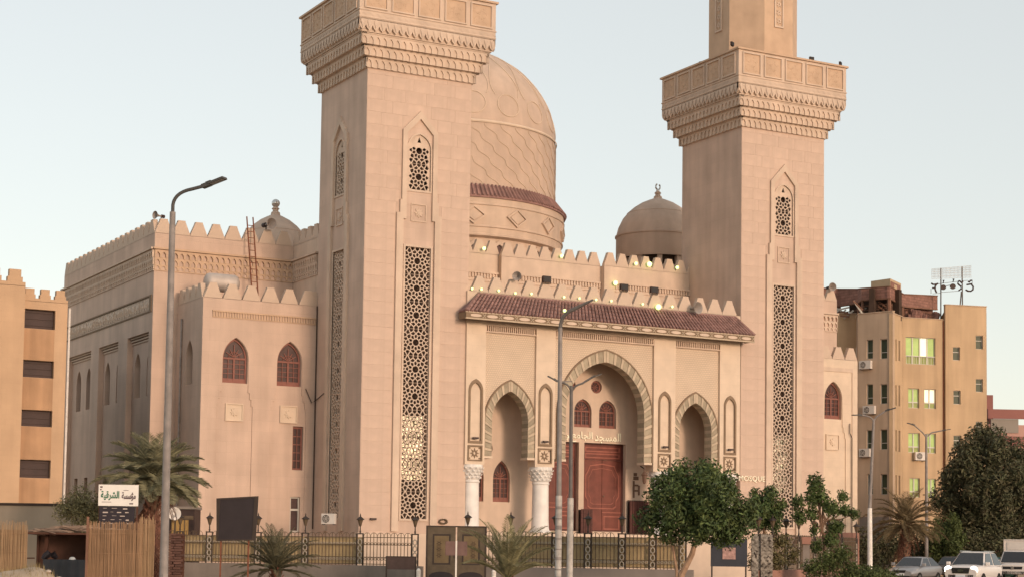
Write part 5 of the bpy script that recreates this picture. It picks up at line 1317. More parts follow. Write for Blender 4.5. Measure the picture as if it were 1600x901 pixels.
# earth mound with dry grass and stones
m = MB(); nx, ny = 40, 14
def mound(x, y):
    return max(0, .95*math.exp(-((x+.1)/1.5)**2-(y/.9)**2)+.05*math.sin(x*5+y*3))-.02
for j in range(ny+1):
    for i in range(nx+1): x = -2.6+5.2*i/nx; y = -1.6+3.2*j/ny; m.v.append((x, y, mound(x, y)))
for j in range(ny):
    for i in range(nx): a = j*(nx+1)+i; m.f.append((a, a+1, a+nx+2, a+nx+1))
mo = m.build('earth_mound', 'sand', None, True, kind='structure'); mo.location = (-24.2, -32.2, 0); mo.rotation_euler = (0, 0, YAW)
rd = random.Random(11); m = MB()
for k in range(1500):
    x = rd.uniform(-2.2, 2.3); y = rd.uniform(-1.3, 1.2); z = mound(x, y); h = rd.uniform(.06, .20); a = rd.uniform(0, 6.28); l = rd.uniform(.02, .09)
    m.add([(x-.006, y, z-.02), (x+.006, y, z-.02), (x+l*math.cos(a), y+l*math.sin(a), z+h)], [(0, 1, 2)])
g = m.build('dry_grass', 'dry_grass', None, kind='stuff', label='dry yellow grass on the earth mound', category='grass'); g.location = mo.location; g.rotation_euler = mo.rotation_euler
for k, (px, py, r_) in enumerate(((.55, -.1, .075), (.82, .0, .10), (1.08, .05, .055), (1.3, .15, .085), (1.55, .2, .06))):
    m = MB(); q = [(r_*.9*math.sin(R(t))*1.25, -r_*.7*math.cos(R(t))) for t in range(10, 180, 34)]; m.lathe(q, (0, 0, 0), 8)
    m.v = [(x*(1+.2*math.sin(7*y/r_+k)), y, z*(1+.15*math.cos(5*x/r_))) for x, y, z in m.v]
    o = m.build('stone', 'pebble', None, True); o.location = (mo.location.x+px*math.cos(YAW)-py*math.sin(YAW), mo.location.y+px*math.sin(YAW)+py*math.cos(YAW), mound(px, py)+.03)
    o['label'] = 'pale stone on the mound before the hut, ' + ['leftmost', 'second from left', 'middle', 'fourth from left', 'rightmost'][k]+' of five'; o['category'] = 'stone'; o['group'] = 'stones on the mound'
# heap of dead brown brush and a rough brick pier beside the lamp post
rd = random.Random(21); m = MB()
for k in range(900):
    x = rd.gauss(-.25, .30); z = abs(rd.gauss(0, 1.0)); z = min(z, 2.4-abs(x)*1.2) if abs(x) < 1.2 else .2
    y = rd.uniform(-.4, .4); a = rd.uniform(-.9, .9); l = rd.uniform(.15, .55)
    m.bar((x, y, max(.02, z)), (x+l*math.sin(a), y+rd.uniform(-.2, .2), max(.05, z+l*math.cos(a)*.8)), .014, .012)
b_ = m.build('brush_heap', 'brush', None, kind='stuff', label='heap of dead reddish brown branches under the palm', category='brush'); b_.location = (-18.2, -24.6, 0)
t = thing('brick_pier', 'rough reddish brick pier right of the lamp post', 'pillar', (-18.25, -26.9, 0), YAW); rd = random.Random(4); bm_ = {}
for r_ in range(24):
    for c_ in range(2):
        x = -.24+c_*.25+(.06 if r_ % 2 else 0)+rd.uniform(-.02, .02)
        if 'b' not in bm_: bm_['b'] = MB().box(-.12, .12, -.11, .11, 0, .066).mesh('brick', 'brush_brick')
        put('brick', bm_['b'], t, (x, rd.uniform(-.02, .02), r_*.082), rd.uniform(-.06, .06))
MB().box(-.22, .22, .0, .1, 0, 1.9).build('core', 'old_wood', t)

# ================================================================== street lamps
def luminaire(t, p, q, s=1.0, lens=True):
    p = Vector(p); q = Vector(q); d = (q-p).normalized()
    a = p; m = MB().bar(a-d*.10*s, a+d*.22*s, .20*s, .13*s); m.bar(a+d*.2*s, a+d*.78*s, .30*s, .07*s); m.bar(a+d*.05*s+Vector((0, 0, .06*s)), a+d*.25*s+Vector((0, 0, .06*s)), .14*s, .08*s)
    h = m.build('lamp_head', 'lamp_head', t); MB().bar(a+d*.26*s-Vector((0, 0, .038*s)), a+d*.72*s-Vector((0, 0, .038*s)), .22*s, .012).build('lens', 'lamp_lens', h)
def curve(p0, p1, p2, n=8): return [Vector(p0).lerp(Vector(p1), q).lerp(Vector(p1).lerp(Vector(p2), q), q) for q in [i/n for i in range(n+1)]]
t = thing('street_lamp', 'tall tapered grey street lamp with single arm, nearest on the left', 'street lamp', (-23.1, -40.65, 0))
MB().tube([(0, 0, 0), (0, 0, 1.2), (-.02, 0, 9.55)], [.108, .10, .07], 14).build('pole', 'pole_grey', t, True)
MB().tube([(-.02, 0, 9.5), (-.02, 0, 9.72)]+curve((-.02, 0, 9.72), (-.0, -.05, 10.02), (.36, -.27, 10.10), 7)[1:]+[(.62, -.45, 10.18)], .042, 10).build('arm', 'lamp_head', t, True)
luminaire(t, (.62, -.45, 10.18), (1.0, -.93, 10.35), .72)
m = MB().box(-.06, .06, -.125, -.09, .55, .9); m.build('access_hatch', 'pole_grey', t)
t = thing('street_lamp', 'slim weathered lamp pole with one long arm in front of the portico', 'street lamp', (-9.66, -36.2, 0))
MB().tube([(0, 0, 0), (0, 0, 3.2)], [.10, .095], 12).build('pole', 'pole_pale', t, True); MB().tube([(0, 0, 3.2), (-.02, 0, 8.2)], [.075, .06], 12).build('upper_pole', 'pole_grey', t, True)
MB().tube([(-.02, 0, 8.2)]+curve((-.02, 0, 8.2), (-.02, 0, 8.62), (.25, -.35, 8.75), 6)[1:]+[(.62, -.80, 9.0)], [.055]*7+[.032], 8).build('arm', 'pole_dark', t, True); MB().bar((0, 0, 6.6), (.30, -.2, 6.6), .03, .03).build('bracket', 'pole_grey', t)
m = MB(); rd = random.Random(8)
for k in range(9): m.lathe([(.101, .4+k*.3), (.102, .4+k*.3+rd.uniform(.03, .12))], (0, 0, 0), 12)
m.build('paint_patches', 'pole_grey', t)
t = thing('street_lamp', 'shorter twin armed lamp pole close beside the slim pole', 'street lamp', (-6.45, -31.5, 0))
MB().tube([(0, 0, 0), (0, 0, 3.3)], [.105, .10], 12).build('pole', 'pole_pale', t, True); MB().tube([(0, 0, 3.3), (-.02, 0, 7.0)], [.065, .055], 12).build('upper_pole', 'pole_dark', t, True)
for e, s in (((-.50, .15, 7.15), -1), ((.62, -.28, 7.30), 1)):
    MB().tube([(-.02, 0, 6.7)]+curve((-.02, 0, 6.7), (-.02, 0, 7.0), (e[0]*.5, e[1]*.5, 7.08), 5)[1:]+[e], .035, 8).build('arm', 'pole_dark', t, True); luminaire(t, e, (e[0]*2, e[1]*2, e[2]+.25), .42)
t = thing('street_lamp', 'white based twin armed street lamp before the apartment block bay', 'street lamp', (20.2, -15.1, 0))
MB().tube([(0, 0, 0), (-.02, 0, 3.8)], [.13, .11], 12).build('pole', 'white_paint', t, True); MB().tube([(-.02, 0, 3.8), (.16, -.08, 8.1)], [.085, .06], 12).build('upper_pole', 'pole_grey', t, True)
for e in ((-.55, .05, 8.28), (.55, -.55, 8.52)):
    MB().tube([(.15, -.08, 7.9)]+curve((.15, -.08, 7.9), (.16, -.08, 8.2), (e[0]*.6+.06, e[1]*.6-.03, 8.35 if e[0] > 0 else 8.25), 5)[1:]+[e], .04, 8).build('arm', 'pole_grey', t, True); luminaire(t, e, (e[0]*2, e[1]*2, e[2]+(.22 if e[0] > 0 else -.02)), .6)
t = thing('street_lamp', 'distant thin twin armed street lamp in front of lit apartment windows', 'street lamp', (41.29, 4.22, 0))
MB().tube([(0, 0, 0), (0, 0, 9.25)], [.12, .075], 10).build('pole', 'pole_grey', t, True)
for e in ((-.88, .18, 9.82), (.88, -.59, 9.50)): MB().tube([(0, 0, 9.05), (e[0]*.3, e[1]*.3, 9.35), e], .045, 8).build('arm', 'pole_grey', t, True); luminaire(t, e, (e[0]*2, e[1]*2, e[2]+.2), .6)

# ================================================================== plants
def frond_mesh(name, m, L=2.2, lift=60, droop=75, n=46, lw=.028, ll=.42, vee=.5, seed=0):
    rd = random.Random(seed); mb = MB(); pts = []; x = z = 0; a = R(lift); N = 14
    for i in range(N+1):
        pts.append(Vector((x, 0, z))); x += math.cos(a)*L/N; z += math.sin(a)*L/N; a -= R(droop)/N*(.5+i/N)
    mb.tube(pts, [.022*(1-.8*i/N)+.004 for i in range(N+1)], 4, False)
    for i in range(n):
        q = .12+.88*i/n; f_ = q*N; k = min(int(f_), N-1); p = pts[k].lerp(pts[k+1], f_-k); d = (pts[k+1]-pts[k]).normalized()
        up = Vector((0, 1, 0)).cross(d)*-1
        if up.z < 0 and abs(d.z) < .9: up = -up
        for s in (-1, 1):
            l = ll*(math.sin(math.pi*min(1, q*.85+.15))**.6)*rd.uniform(.8, 1.1); dirv = (d*.75+Vector((0, s, 0))*.75+up*vee*rd.uniform(.4, 1.1)+Vector((0, 0, -.12))).normalized()
            w_ = d.cross(dirv).cross(dirv).normalized()*lw*.5; e = p+dirv*l+Vector((0, 0, -.10*l)); mid = p+dirv*l*.5
            mb.add([p, mid+w_, e, mid-w_], [(0, 1, 2), (0, 2, 3)])
    return mb.mesh(name, m)
def palm(x, y, hz, label, m, nf, L, trunk_r=.17, el=(-25, 80), dead=0, seed=1, n=44, ll=.42, lw=.03, name='date_palm', trunk_top=None, lean=(0, 0), stiff=1.0):
    t = thing(name, label, 'palm', (x, y, 0)); rd = random.Random(seed)
    tt = trunk_top if trunk_top is not None else hz
    if tt > .25:
        mb = MB(); N = int(tt/.12)+1
        mb.tube([(lean[0]*i/N, lean[1]*i/N, tt*i/N) for i in range(N+1)], [trunk_r*(1+.16*(i % 2))*(1.1-.15*i/N) for i in range(N+1)], 9)
        tr = mb.build('trunk', 'palm_trunk', t)
        st = MB()
        for k in range(int(tt*26)):
            a = k*2.4; z = tt*.25+tt*.75*k/(tt*26); r_ = trunk_r*.95; c_, s_ = math.cos(a), math.sin(a)
            st.bar((c_*r_+lean[0]*z/tt, s_*r_+lean[1]*z/tt, z), (c_*(r_+.14)+lean[0]*z/tt, s_*(r_+.14)+lean[1]*z/tt, z+.20), .07, .03)
        st.build('cut_frond_stubs', 'palm_dead', tr)
    meshes = [frond_mesh('frond', m, L*rd.uniform(.85, 1.1), e0, dr*stiff, n, lw, ll, .5, k) for k, (e0, dr) in enumerate(((80, 60), (66, 80), (52, 85), (36, 80), (18, 70), (0, 55), (-14, 40)))]
    for k in range(nf):
        q = (k+.5)/nf; e = el[1]-(el[1]-el[0])*q; i = min(range(7), key=lambda j: abs((80, 66, 52, 36, 18, 0, -14)[j]-e))
        o = put('frond', meshes[i], t, (lean[0], lean[1], hz), k*2.39996+rd.uniform(-.2, .2)); s = rd.uniform(.85, 1.08); o.scale = (s, s, s)
    if dead:
        dm = [frond_mesh('dead_frond', 'palm_dead', L*.7, e0, 50, 26, .03, .26, .3, 50+k) for k, e0 in enumerate((-35, -60, -75))]
        for k in range(dead): put('dead_frond', dm[k % 3], t, (lean[0]*.9, lean[1]*.9, hz-.15-.9*(k/dead)), k*2.2)
    return t
palm(-17.2, -20.9, 3.75, 'grey green date palm in front of the white banner with dead fronds below', 'palm_leaf_grey', 84, 2.15, .2, (-22, 84), 34, 3, 60, .56, .018, stiff=.85)
palm(36.03, 0.26, 3.35, 'dusty brown green date palm right of the white street lamp', 'palm_leaf_brown', 58, 2.6, .22, (-40, 84), 16, 5, 42, .56, .024)
palm(-11.8, -19.0, .70, 'spiky dark low palm right of the black panel', 'palm_leaf', 54, 1.95, .16, (0, 86), 12, 7, 54, .30, .020, 'low_palm', stiff=.6)
palm(-4.2, -23.2, .45, 'young feathery palm in front of the second column', 'palm_leaf_young', 30, 2.75, .12, (30, 88), 5, 12, 76, .40, .018, 'young_palm', stiff=.75)
def crown(blobs, n, size, m, seed, parent, flat=.35, name='crown', shell=.55):
    rd = random.Random(seed); mb = MB(); W_ = [b[3]*b[4]*b[5] for b in blobs]; tot = sum(W_)
    for b, w_ in zip(blobs, W_):
        for k in range(int(n*w_/tot)):
            while True:
                d = Vector((rd.uniform(-1, 1), rd.uniform(-1, 1), rd.uniform(-1, 1)))
                if .05 < d.length < 1: break
            d.normalize(); q = rd.random()**shell
            q *= 1+.13*math.sin(d.x*7+b[0]*3)*math.cos(d.z*6+b[1]*5)+.08*math.sin(d.y*11+d.z*9)
            p = Vector((b[0]+d.x*q*b[3], b[1]+d.y*q*b[4], b[2]+d.z*q*b[5]))
            nrm = (d*.6+Vector((rd.gauss(0, .6), rd.gauss(0, .6), rd.gauss(.3, .6)))).normalized()
            a = nrm.orthogonal().normalized(); c_ = nrm.cross(a); an = rd.uniform(0, 6.28); e = a*math.cos(an)+c_*math.sin(an); f_ = nrm.cross(e); s = size*rd.uniform(.6, 1.25)
            mb.add([p-e*s, p+f_*s*flat, p+e*s-nrm*s*.25, p-f_*s*flat], [(0, 1, 2), (0, 2, 3)])
    return mb.build(name, m, parent)
def sub_blobs(c, r, k, rr_, seed, low=-.5):
    rd = random.Random(seed); L = [(c[0], c[1], c[2], r[0]*.72, r[1]*.72, r[2]*.72)]
    for i in range(k):
        z = 1-(1-low)*(i+.5)/k; q = math.sqrt(max(0, 1-z*z)); a = i*2.4+rd.uniform(-.3, .3); s = rd.uniform(.75, 1.15)*rr_
        L.append((c[0]+r[0]*.78*q*math.cos(a), c[1]+r[1]*.78*q*math.sin(a), c[2]+r[2]*.79*z, r[0]*s, r[1]*s, r[2]*s))
    return L
def limbs(t, paths, m='bark'):
    mb = MB()
    for pts, r0_, r1 in paths: mb.tube(pts, [r0_+(r1-r0_)*i/(len(pts)-1) for i in range(len(pts))], 8)
    return mb.build('trunk', m, t)
# round street tree
t = thing('street_tree', 'dense dark green round tree with two leaning bare stems before the portico', 'tree', (1.95, -25.5, 0))
limbs(t, [([(.05, 0, 0), (.12, -.02, .7), (.45, -.25, 1.5), (.62, -.35, 2.3), (.75, -.4, 3.4)], .15, .06), ([(.62, -.35, 2.0), (1.2, -.6, 2.8), (1.5, -.8, 3.6)], .07, .03), ([(.62, -.35, 2.0), (.1, -.1, 2.9), (-.3, .3, 3.6)], .07, .03), ([(.6, -.3, 2.2), (.3, -.9, 3), (.2, -1.2, 3.5)], .05, .02)], 'bark_pale')
limbs(t, [([(.0, .05, 0), (-.02, .1, .9), (-.18, .15, 1.8), (-.42, .25, 2.4), (-.4, .2, 3.2)], .065, .03)], 'bark_pale')
crown(sub_blobs((.52, -.43, 3.46), (2.0, 1.85, 1.74), 34, .27, 3, -.85)+[(-1.0, .35, 2.75, .7, .65, .65), (1.95, -1.15, 2.7, .8, .7, .75), (1.5, -.9, 2.15, .75, .65, .5), (-.3, .1, 2.2, .65, .55, .4), (2.3, -1.3, 3.3, .5, .5, .5), (.7, -.5, 2.2, .7, .6, .4)], 18000, .11, 'leaf_green', 5, t)
# second tree and the leafy shrub under it
t = thing('street_tree', 'smaller tree just right of the round tree', 'tree', (10.2, -19.9, 0))
limbs(t, [([(.1, 0, 0), (.0, 0, 1.2), (.05, .05, 2.4), (.0, 0, 3.4)], .09, .04)], 'bark')
crown(sub_blobs((.05, 0, 3.35), (.92, .85, 1.08), 14, .36, 8, -.8), 5200, .10, 'leaf_green', 9, t)
t = thing('shrub', 'loose dusty shrub with bare stems beneath the smaller tree', 'shrub', (10.35, -20.3, 0))
limbs(t, [([(-.3, 0, 0), (-.35, 0, 1.0), (-.5, .1, 2.0)], .04, .015), ([(.1, 0, 0), (.15, 0, 1.1), (.4, 0, 2.1)], .04, .015), ([(.0, 0, 0), (-.05, 0, .9), (-.05, .1, 1.9)], .04, .015)], 'bark_pale')
crown([(-.5, 0, 2.0, .65, .5, .5), (.45, 0, 2.05, .6, .5, .5), (0, 0, 1.3, .85, .6, .6), (.9, -.3, 1.5, .4, .4, .5), (-.7, .2, 1.2, .5, .5, .5)], 3600, .085, 'leaf_dusty', 10, t, shell=.9)
# sparse tree
t = thing('street_tree', 'sparse tree with separate bright leaf clumps in front of the right wing', 'tree', (12.55, -21.1, 0)); T0 = Vector((12.55, -21.1, 0))
cl = [(12.09, -21.08, 4.55, .42, .4, .55), (11.95, -20.98, 3.95, .38, .38, .45), (11.45, -20.66, 3.75, .36, .36, .38), (11.55, -20.7, 3.2, .36, .36, .42), (12.35, -21.15, 4.0, .4, .4, .45), (12.74, -21.36, 3.55, .5, .45, .42), (13.15, -21.6, 4.05, .3, .3, .34), (13.25, -21.6, 3.45, .35, .35, .3), (13.62, -21.82, 3.32, .32, .3, .26), (12.0, -20.9, 3.3, .38, .36, .34), (12.12, -20.95, 2.6, .26, .26, .3), (12.95, -21.35, 2.75, .42, .4, .42), (12.75, -21.25, 2.2, .4, .4, .42), (12.2, -21, 1.9, .3, .3, .35)]
limbs(t, [([(0, 0, 0), (.02, 0, 1.2), (-.05, .02, 2.4), (-.25, .05, 3.4), (-.42, .05, 4.6)], .07, .02)]+[([Vector((-.08, .02, 2.2+.1*i)), (Vector(c_[:3])-T0)*.55+Vector((0, 0, 1.25)), Vector(c_[:3])-T0], .035, .012) for i, c_ in enumerate(cl)], 'bark')
crown([(a-T0.x, b-T0.y, c_, d, e, f_) for a, b, c_, d, e, f_ in cl], 5600, .095, 'leaf_bright', 14, t, shell=.7)
t = thing('shrub', 'green shrub around the foot of the sparse tree', 'shrub', (12.4, -21.6, 0))
crown([(0, 0, 1.2, .7, .5, .65), (.6, -.2, 1.5, .5, .5, .55), (-.7, .2, .9, .6, .5, .5), (.9, -.3, .8, .5, .4, .5)], 3200, .085, 'leaf_hedge', 15, t, shell=.8); limbs(t, [([(0, 0, 0), (0, 0, 1.2)], .04, .02), ([(.2, 0, 0), (.5, -.1, 1.4)], .03, .015)])
# large dark tree on the right
t = thing('large_tree', 'large dark dense tree at the right edge behind the cars', 'tree', (50.37, 8.36, 0))
limbs(t, [([(0, 0, 0), (.05, 0, 1.5), (.1, 0, 3), (.3, .2, 5), (.2, .1, 7)], .30, .08), ([(.05, 0, 2), (-1.0, .4, 3.6), (-1.5, .5, 5)], .15, .05), ([(.05, 0, 2.2), (1.2, -.6, 4), (1.9, -.8, 5.6)], .15, .05)])
crown(sub_blobs((.2, -.1, 6.0), (3.8, 3.5, 4.3), 48, .25, 6, -.95)+[(-2.0, .9, 3.5, 1.5, 1.2, 1.4), (2.1, -1.2, 3.1, 1.6, 1.2, 1.5), (0, 0, 2.8, 1.9, 1.6, 1.4), (-2.9, 1.5, 5.2, 1, 1, 1), (-.2, 0, 9.9, 1.1, 1.1, .8)], 36000, .17, 'leaf_dark', 16, t)
t = thing('shrub', 'rounded olive green shrub between the brown palm and the large dark tree', 'shrub', (44.54, 5.86, 0))
crown(sub_blobs((0, 0, 2.5), (1.3, 1.2, 1.75), 12, .4, 18, -.9), 6500, .12, 'leaf_hedge', 19, t); limbs(t, [([(0, 0, 0), (0, 0, 2)], .09, .05)])
t = thing('hedge', 'dark hedge behind the brown date palm', 'hedge', (44.27, 8.30, 0))
crown([(dx, -dx*.55, 1.8+.25*math.sin(dx*3), 1.0, .8, 1.75) for dx in [-5+i*.9 for i in range(12)]], 17000, .13, 'leaf_dark', 22, t); limbs(t, [([(dx, -dx*.55, 0), (dx+.1, -dx*.55, 1.5)], .06, .03) for dx in (-4, -2, 0, 2, 4)])
t = thing('shrub', 'feathery pale shrub in front of the boundary wall, left of the white banner', 'shrub', (-18.3, -15.6, 0))
limbs(t, [([(0, 0, 0), (.1, 0, 1.6), (.3, 0, 3.0)], .05, .02), ([(0, 0, 0), (-.2, 0, 1.6), (-.4, 0, 2.8)], .04, .015), ([(0, 0, .5), (.3, 0, 1.8), (.5, .1, 2.6)], .03, .015)])
crown([(0, 0, 3.0, .72, .5, .85), (.45, 0, 2.6, .55, .4, .65), (-.55, .1, 2.8, .5, .4, .55), (.1, 0, 2.0, .6, .4, .6), (.75, 0, 2.9, .35, .3, .4)], 8000, .06, 'leaf_feather', 23, t, shell=.9)
for x, y, lab in ((16.5, -18.6, 'low green bush right of the pink pillar by the pavement'), (18.6, -17.2, 'low bush at the foot of the white street lamp')):
    t = thing('shrub', lab, 'shrub', (x, y, 0)); crown([(0, 0, .6, .8, .7, .55), (.7, -.3, .5, .7, .6, .45), (-.6, .3, .5, .6, .6, .45)], 2600, .09, 'leaf_hedge', int(x*7), t); limbs(t, [([(0, 0, 0), (0, 0, .6)], .04, .02)])
t = thing('planting_bed', 'raised soil bed in front of the fence', 'planting bed', (0, 0, 0)); F, L = Frame(Vector((-9.2, -8.0, 0)), Vector((.71, -.704, 0)), Vector((-.704, -.71, 0))), 22
MB().fbox(F, 0, L, 0, .20, -2.6, -.5).build('soil', 'soil', t); MB().fbox(F, -.1, L+.1, 0, .24, -2.78, -2.6).build('edging', 'kerb_stone', t)

# ================================================================== vehicles
def vehicle(name, label, cat, x, y, head, S, group='cars on the street'):
    """S: body stations (x, z_low, z_top, half_width), roof points, paint ..."""
    t = thing(name, label, cat, (x, y, 0), head, group); P = S['paint']
    mb = MB(); sec = []
    for (sx_, zl, zt, hw3) in S['body']:
        zm = zl+(zt-zl)*.5
        half = [(hw3*.80, zl), (hw3*.97, zl+.08), (hw3, zm), (hw3*.975, zt-.10), (hw3*.90, zt-.02), (hw3*.55, zt+.025), (0, zt+.035)]
        sec.append([(sx_, yy, zz) for yy, zz in half]+[(sx_, -yy, zz) for yy, zz in reversed(half[:-1])])
    n = len(sec[0])
    for s in sec: mb.v += s
    for i in range(len(sec)-1):
        for k in range(n-1): a = i*n+k; mb.f.append((a, a+1, a+n+1, a+n))
        mb.f.append((i*n+n-1, i*n, (i+1)*n, (i+1)*n+n-1))
    mb.f.append(tuple(range(n))); mb.f.append(tuple(reversed(range((len(sec)-1)*n, len(sec)*n))))
    o = mb.build('body', P, t, True); sb = o.modifiers.new('smooth', 'SUBSURF'); sb.levels = sb.render_levels = 1
    xf, xrf, xrr, xr, zb_, zr_, wb, wt = S['cabin']
    A, B, C_, D = (xf, zb_, wb), (xrf, zr_, wt), (xrr, zr_, wt), (xr, S.get('zbr', zb_), wb)
    cb_ = MB(); zc = zr_+.05
    V = [(A[0], A[2], A[1]), (A[0], -A[2], A[1]), (B[0], B[2], B[1]), (B[0], -B[2], B[1]), (C_[0], C_[2], C_[1]), (C_[0], -C_[2], C_[1]), (D[0], D[2], D[1]), (D[0], -D[2], D[1])]
    xm = (xrf+xrr)/2
    V += [(xrf-.12, wt*.72, zc), (xrf-.12, -wt*.72, zc), (xrr+.12, wt*.72, zc), (xrr+.12, -wt*.72, zc)]
    cb_.add(V, [(0, 1, 3, 2), (2, 3, 9, 8), (8, 9, 11, 10), (10, 11, 5, 4), (4, 5, 7, 6), (0, 2, 4, 6), (1, 7, 5, 3), (2, 8, 10, 4), (3, 5, 11, 9)])
    c0 = cb_.build('cabin', P, t); bv = c0.modifiers.new('round', 'BEVEL'); bv.width = S.get('bev', .06); bv.segments = 4
    c0.data.polygons.foreach_set('use_smooth', [True]*len(c0.data.polygons))
    def quad(nm, q, ins, m, off=.014, par=c0):
        q = [Vector(p) for p in q]; c_ = sum(q, Vector())/len(q); nn = (q[1]-q[0]).cross(q[2]-q[0]).normalized()
        if nn.dot(c_-Vector((xm, 0, zb_))) < 0: nn = -nn
        w_ = [p+(c_-p)*ins+nn*off for p in q]; k = len(w_)
        return MB().add(w_+[p-nn*.02 for p in w_], [tuple(range(k))]+[(i, (i+1) % k, k+(i+1) % k, k+i) for i in range(k)]).build(nm, m, par)
    quad('windscreen', [V[0], V[1], V[3], V[2]], .10, 'car_glass'); quad('rear_window', [V[4], V[5], V[7], V[6]], .14, 'car_glass')
    for s, idx in ((1, (0, 2, 4, 6)), (-1, (1, 3, 5, 7))):
        a, b, c_, d = [Vector(V[i]) for i in idx]; m0 = (a+d)/2; m1 = (b+c_)/2
        for nm, q in (('side_window', [a, b, m1, m0]), ('side_window', [m0, m1, c_, d])): quad(nm, q, .13, 'car_glass')
        x = xf-.12; mm = MB(); mm.box(x-.10, x+.06, s*(wb+.02) if s > 0 else s*(wb+.22), s*(wb+.22) if s > 0 else s*(wb+.02), zb_+.03, zb_+.20); mi = mm.build('wing_mirror', P, t); bb = mi.modifiers.new('r', 'BEVEL'); bb.width = .03; bb.segments = 2
    wx, wr_ = S['wheels']; hwb = S['half']
    for x in wx:
        for s in (-1, 1):
            w_ = MB().lathe([(wr_*.6, -.10), (wr_*.93, -.11), (wr_, -.07), (wr_, .07), (wr_*.93, .11), (wr_*.6, .10)], (x, s*(hwb-.11), wr_), 20, axis='y').build('wheel', 'tyre', t, True)
            r_ = MB().lathe([(.02, -.08), (wr_*.6, -.06)], (x, s*(hwb-.11), wr_), 16, axis='y').lathe([(.02, .08), (wr_*.6, .06)], (x, s*(hwb-.11), wr_), 16, axis='y')
            for k in range(5): a = k*1.2566; r_.bar((x, s*(hwb-.03), wr_), (x+wr_*.58*math.cos(a), s*(hwb-.03), wr_+wr_*.58*math.sin(a)), .06, .03)
            r_.build('rim', 'steel', w_)
    return t, quad
def front_bits(t, xn, F): pass
def carF(xn): return Frame((xn, 0, 0), (0, 1, 0), (1, 0, 0))
HW = math.atan2(-.515, -.857)
# white SUV with lit headlights
suv, q_ = vehicle('sport_utility_vehicle', 'white SUV with both headlights on driving towards the viewer', 'car', 27.13, -14.81, HW, dict(paint='car_white', half=.93,
    body=[(-2.42, .55, 1.05, .78), (-2.3, .42, 1.10, .88), (-1.2, .35, 1.12, .94), (.4, .35, 1.10, .94), (1.05, .36, 1.12, .93), (1.75, .38, 1.08, .90), (2.15, .42, 1.02, .86), (2.32, .48, .90, .78)],
    cabin=(1.12, .22, -1.65, -2.3, 1.07, 1.74, .86, .64), bev=.10, wheels=((1.45, -1.4), .37)))
F = carF(2.24)
MB().plate(F, [(-.40, .70), (.40, .70), (.46, .98), (-.46, .98)], d0=-.10, d1=.02).build('grille', 'car_black', suv); MB().plate(F, ngon((0, .84), .16, 14, 0, .06), d0=-.13, d1=.0).build('badge', 'car_chrome', suv)
m = MB(); 
for z in (.76, .92): m.fbox(F, -.42, .42, z-.012, z+.012, -.115, -.09)
m.build('grille_bar', 'car_chrome', suv)
for s in (-1, 1):
    h = MB().plate(Frame((2.20, 0, 0), Vector((-.28*s, 1, 0)).normalized(), Vector((1, .28*s, 0)).normalized()), [(s*.46, .76), (s*.80, .80), (s*.80, .97), (s*.46, .98)], d0=-.06, d1=.05).build('headlight', 'car_lamp', suv, label='headlight switched on')
    MB().lathe([(.01, .0), (.15, -.01), (.195, -.03)], (2.32-.05, s*.63, .87), 14, axis='x').build('lit_bulb', 'headlight_glow', h)
MB().fbox(F, -.62, .62, .50, .64, -.08, .02).build('bumper_intake', 'car_black', suv); MB().fbox(F, -.24, .24, .53, .64, -.11, -.08).build('number_plate', 'plate_white', suv)
for s in (-1, 1): MB().bar((.3, s*.60, 1.80), (-1.7, s*.60, 1.80), .04, .04).build('roof_rail', 'steel', suv)
# silver saloon
sed, q_ = vehicle('saloon_car', 'silver saloon car in front of the other cars, headlights off', 'car', 31.77, -5.35, HW-.10, dict(paint='car_silver', half=.87,
    body=[(-2.2, .50, .95, .70), (-2.05, .35, 1.0, .80), (-1.2, .28, .98, .87), (.3, .28, .95, .88), (.95, .29, .95, .87), (1.6, .30, .86, .85), (2.0, .33, .76, .80), (2.15, .40, .66, .70)],
    cabin=(1.05, .30, -.95, -1.75, .93, 1.42, .79, .60), wheels=((1.35, -1.25), .31)))
F = carF(2.06)
MB().plate(F, [(-.30, .58), (.30, .58), (.36, .72), (-.36, .72)], d0=-.11, d1=.02).build('grille', 'car_black', sed); MB().fbox(F, -.26, .26, .44, .55, -.14, -.05).build('number_plate', 'plate_white', sed)
for s in (-1, 1): MB().plate(Frame((1.98, 0, 0), Vector((-.5*s, 1, 0)).normalized(), Vector((1, .5*s, 0)).normalized()), [(s*.48, .60), (s*.86, .66), (s*.92, .78), (s*.52, .74)], d0=-.075, d1=.06).build('headlight', 'car_lamp', sed)
MB().fbox(F, -.55, .55, .34, .42, -.10, .02).build('bumper_intake', 'car_black', sed)
# grey car behind
gc, q_ = vehicle('hatchback_car', 'dull grey car partly hidden between the silver saloon and the white SUV', 'car', 42.79, 3.45, HW, dict(paint='car_grey', half=.85,
    body=[(-2.0, .5, .95, .70), (-1.85, .35, 1.0, .80), (-1.0, .28, .98, .86), (.3, .28, .96, .86), (.9, .29, .96, .85), (1.5, .30, .88, .83), (1.85, .33, .80, .78), (1.98, .40, .70, .70)],
    cabin=(.95, .25, -1.2, -1.8, .94, 1.45, .78, .62), wheels=((1.25, -1.2), .30)))
F = carF(1.93); MB().plate(F, [(-.32, .60), (.32, .60), (.36, .74), (-.36, .74)], d0=-.08, d1=.02).build('grille', 'car_black', gc)
for s in (-1, 1): MB().plate(F, [(s*.42, .62), (s*.72, .66), (s*.74, .78), (s*.45, .76)], d0=-.06, d1=.06).build('headlight', 'car_lamp', gc)
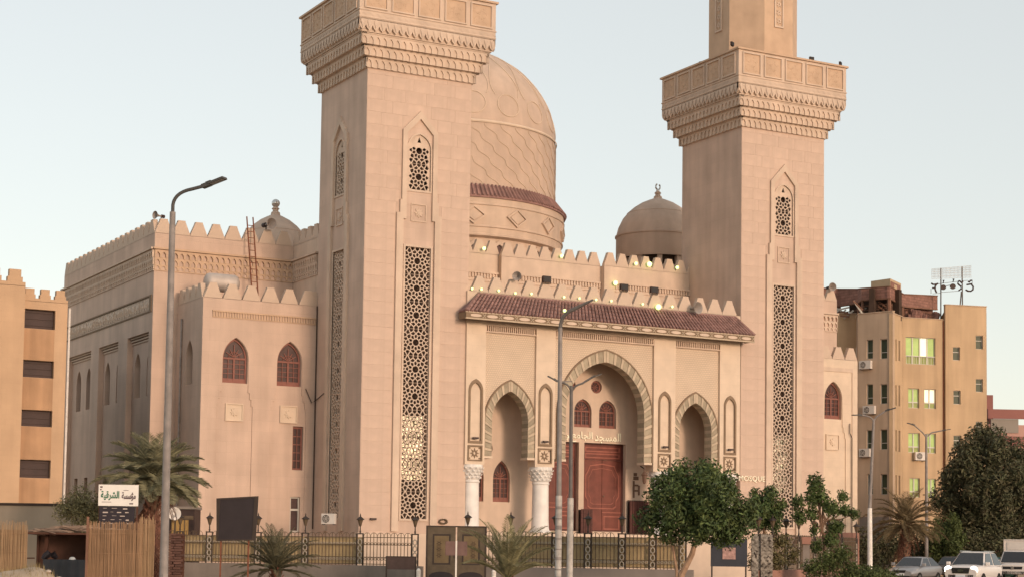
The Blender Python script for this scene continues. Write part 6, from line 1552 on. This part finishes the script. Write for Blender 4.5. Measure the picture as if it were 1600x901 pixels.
# teal taxi
tc_, q_ = vehicle('saloon_car', 'teal green car half hidden behind the white SUV', 'car', 41.58, -1.61, HW-.05, dict(paint='car_teal', half=.85,
    body=[(-2.1, .5, .95, .70), (-1.95, .35, 1.0, .80), (-1.0, .28, .98, .86), (.3, .28, .96, .86), (.9, .29, .96, .85), (1.5, .30, .88, .83), (1.95, .33, .80, .78), (2.05, .40, .70, .70)],
    cabin=(.95, .25, -1.0, -1.7, .94, 1.43, .78, .62), wheels=((1.3, -1.2), .30)))
for s in (-1, 1): MB().plate(carF(1.98), [(s*.42, .62), (s*.72, .66), (s*.74, .78), (s*.45, .76)], d0=-.06, d1=.06).build('headlight', 'car_lamp', tc_)
# white truck
tk, q_ = vehicle('truck', 'white light truck with a boxy load body at the right edge', 'truck', 42.17, -3.08, HW+.02, dict(paint='car_white', half=.95,
    body=[(-2.6, .6, .95, .9), (-.2, .55, 1.0, .93), (.9, .5, 1.16, .93), (1.6, .48, 1.18, .92), (2.1, .48, 1.12, .88), (2.3, .52, 1.02, .82)],
    cabin=(1.95, 1.35, .2, .0, 1.15, 1.86, .86, .76), wheels=((1.5, -1.6), .36)), 'cars on the street')
F = carF(2.22)
MB().plate(F, [(-.55, .80), (.55, .80), (.58, .96), (-.58, .96)], d0=-.10, d1=.02).build('grille', 'car_black', tk); MB().plate(F, ngon((0, .88), .10, 12), d0=-.13, d1=0).build('badge', 'car_chrome', tk)
for s in (-1, 1): MB().plate(F, [(s*.58, .72), (s*.82, .74), (s*.82, .94), (s*.58, .95)], d0=-.06, d1=.06).build('headlight', 'car_lamp', tk)
MB().fbox(F, -.8, .8, .52, .68, -.08, .04).build('bumper', 'car_black', tk)
lbx = MB().box(-2.7, .05, -1.0, 1.0, .95, 2.5).build('load_body', 'car_white', tk); MB().box(.05, .10, -.82, .82, 1.95, 2.40).build('front_panel', 'ac_white', lbx); MB().box(-2.72, .12, -1.03, 1.03, 2.5, 2.58).box(-2.72, .12, -1.03, -.98, .95, 2.5).box(-2.72, .12, .98, 1.03, .95, 2.5).build('body_frame', 'ac_white', lbx)
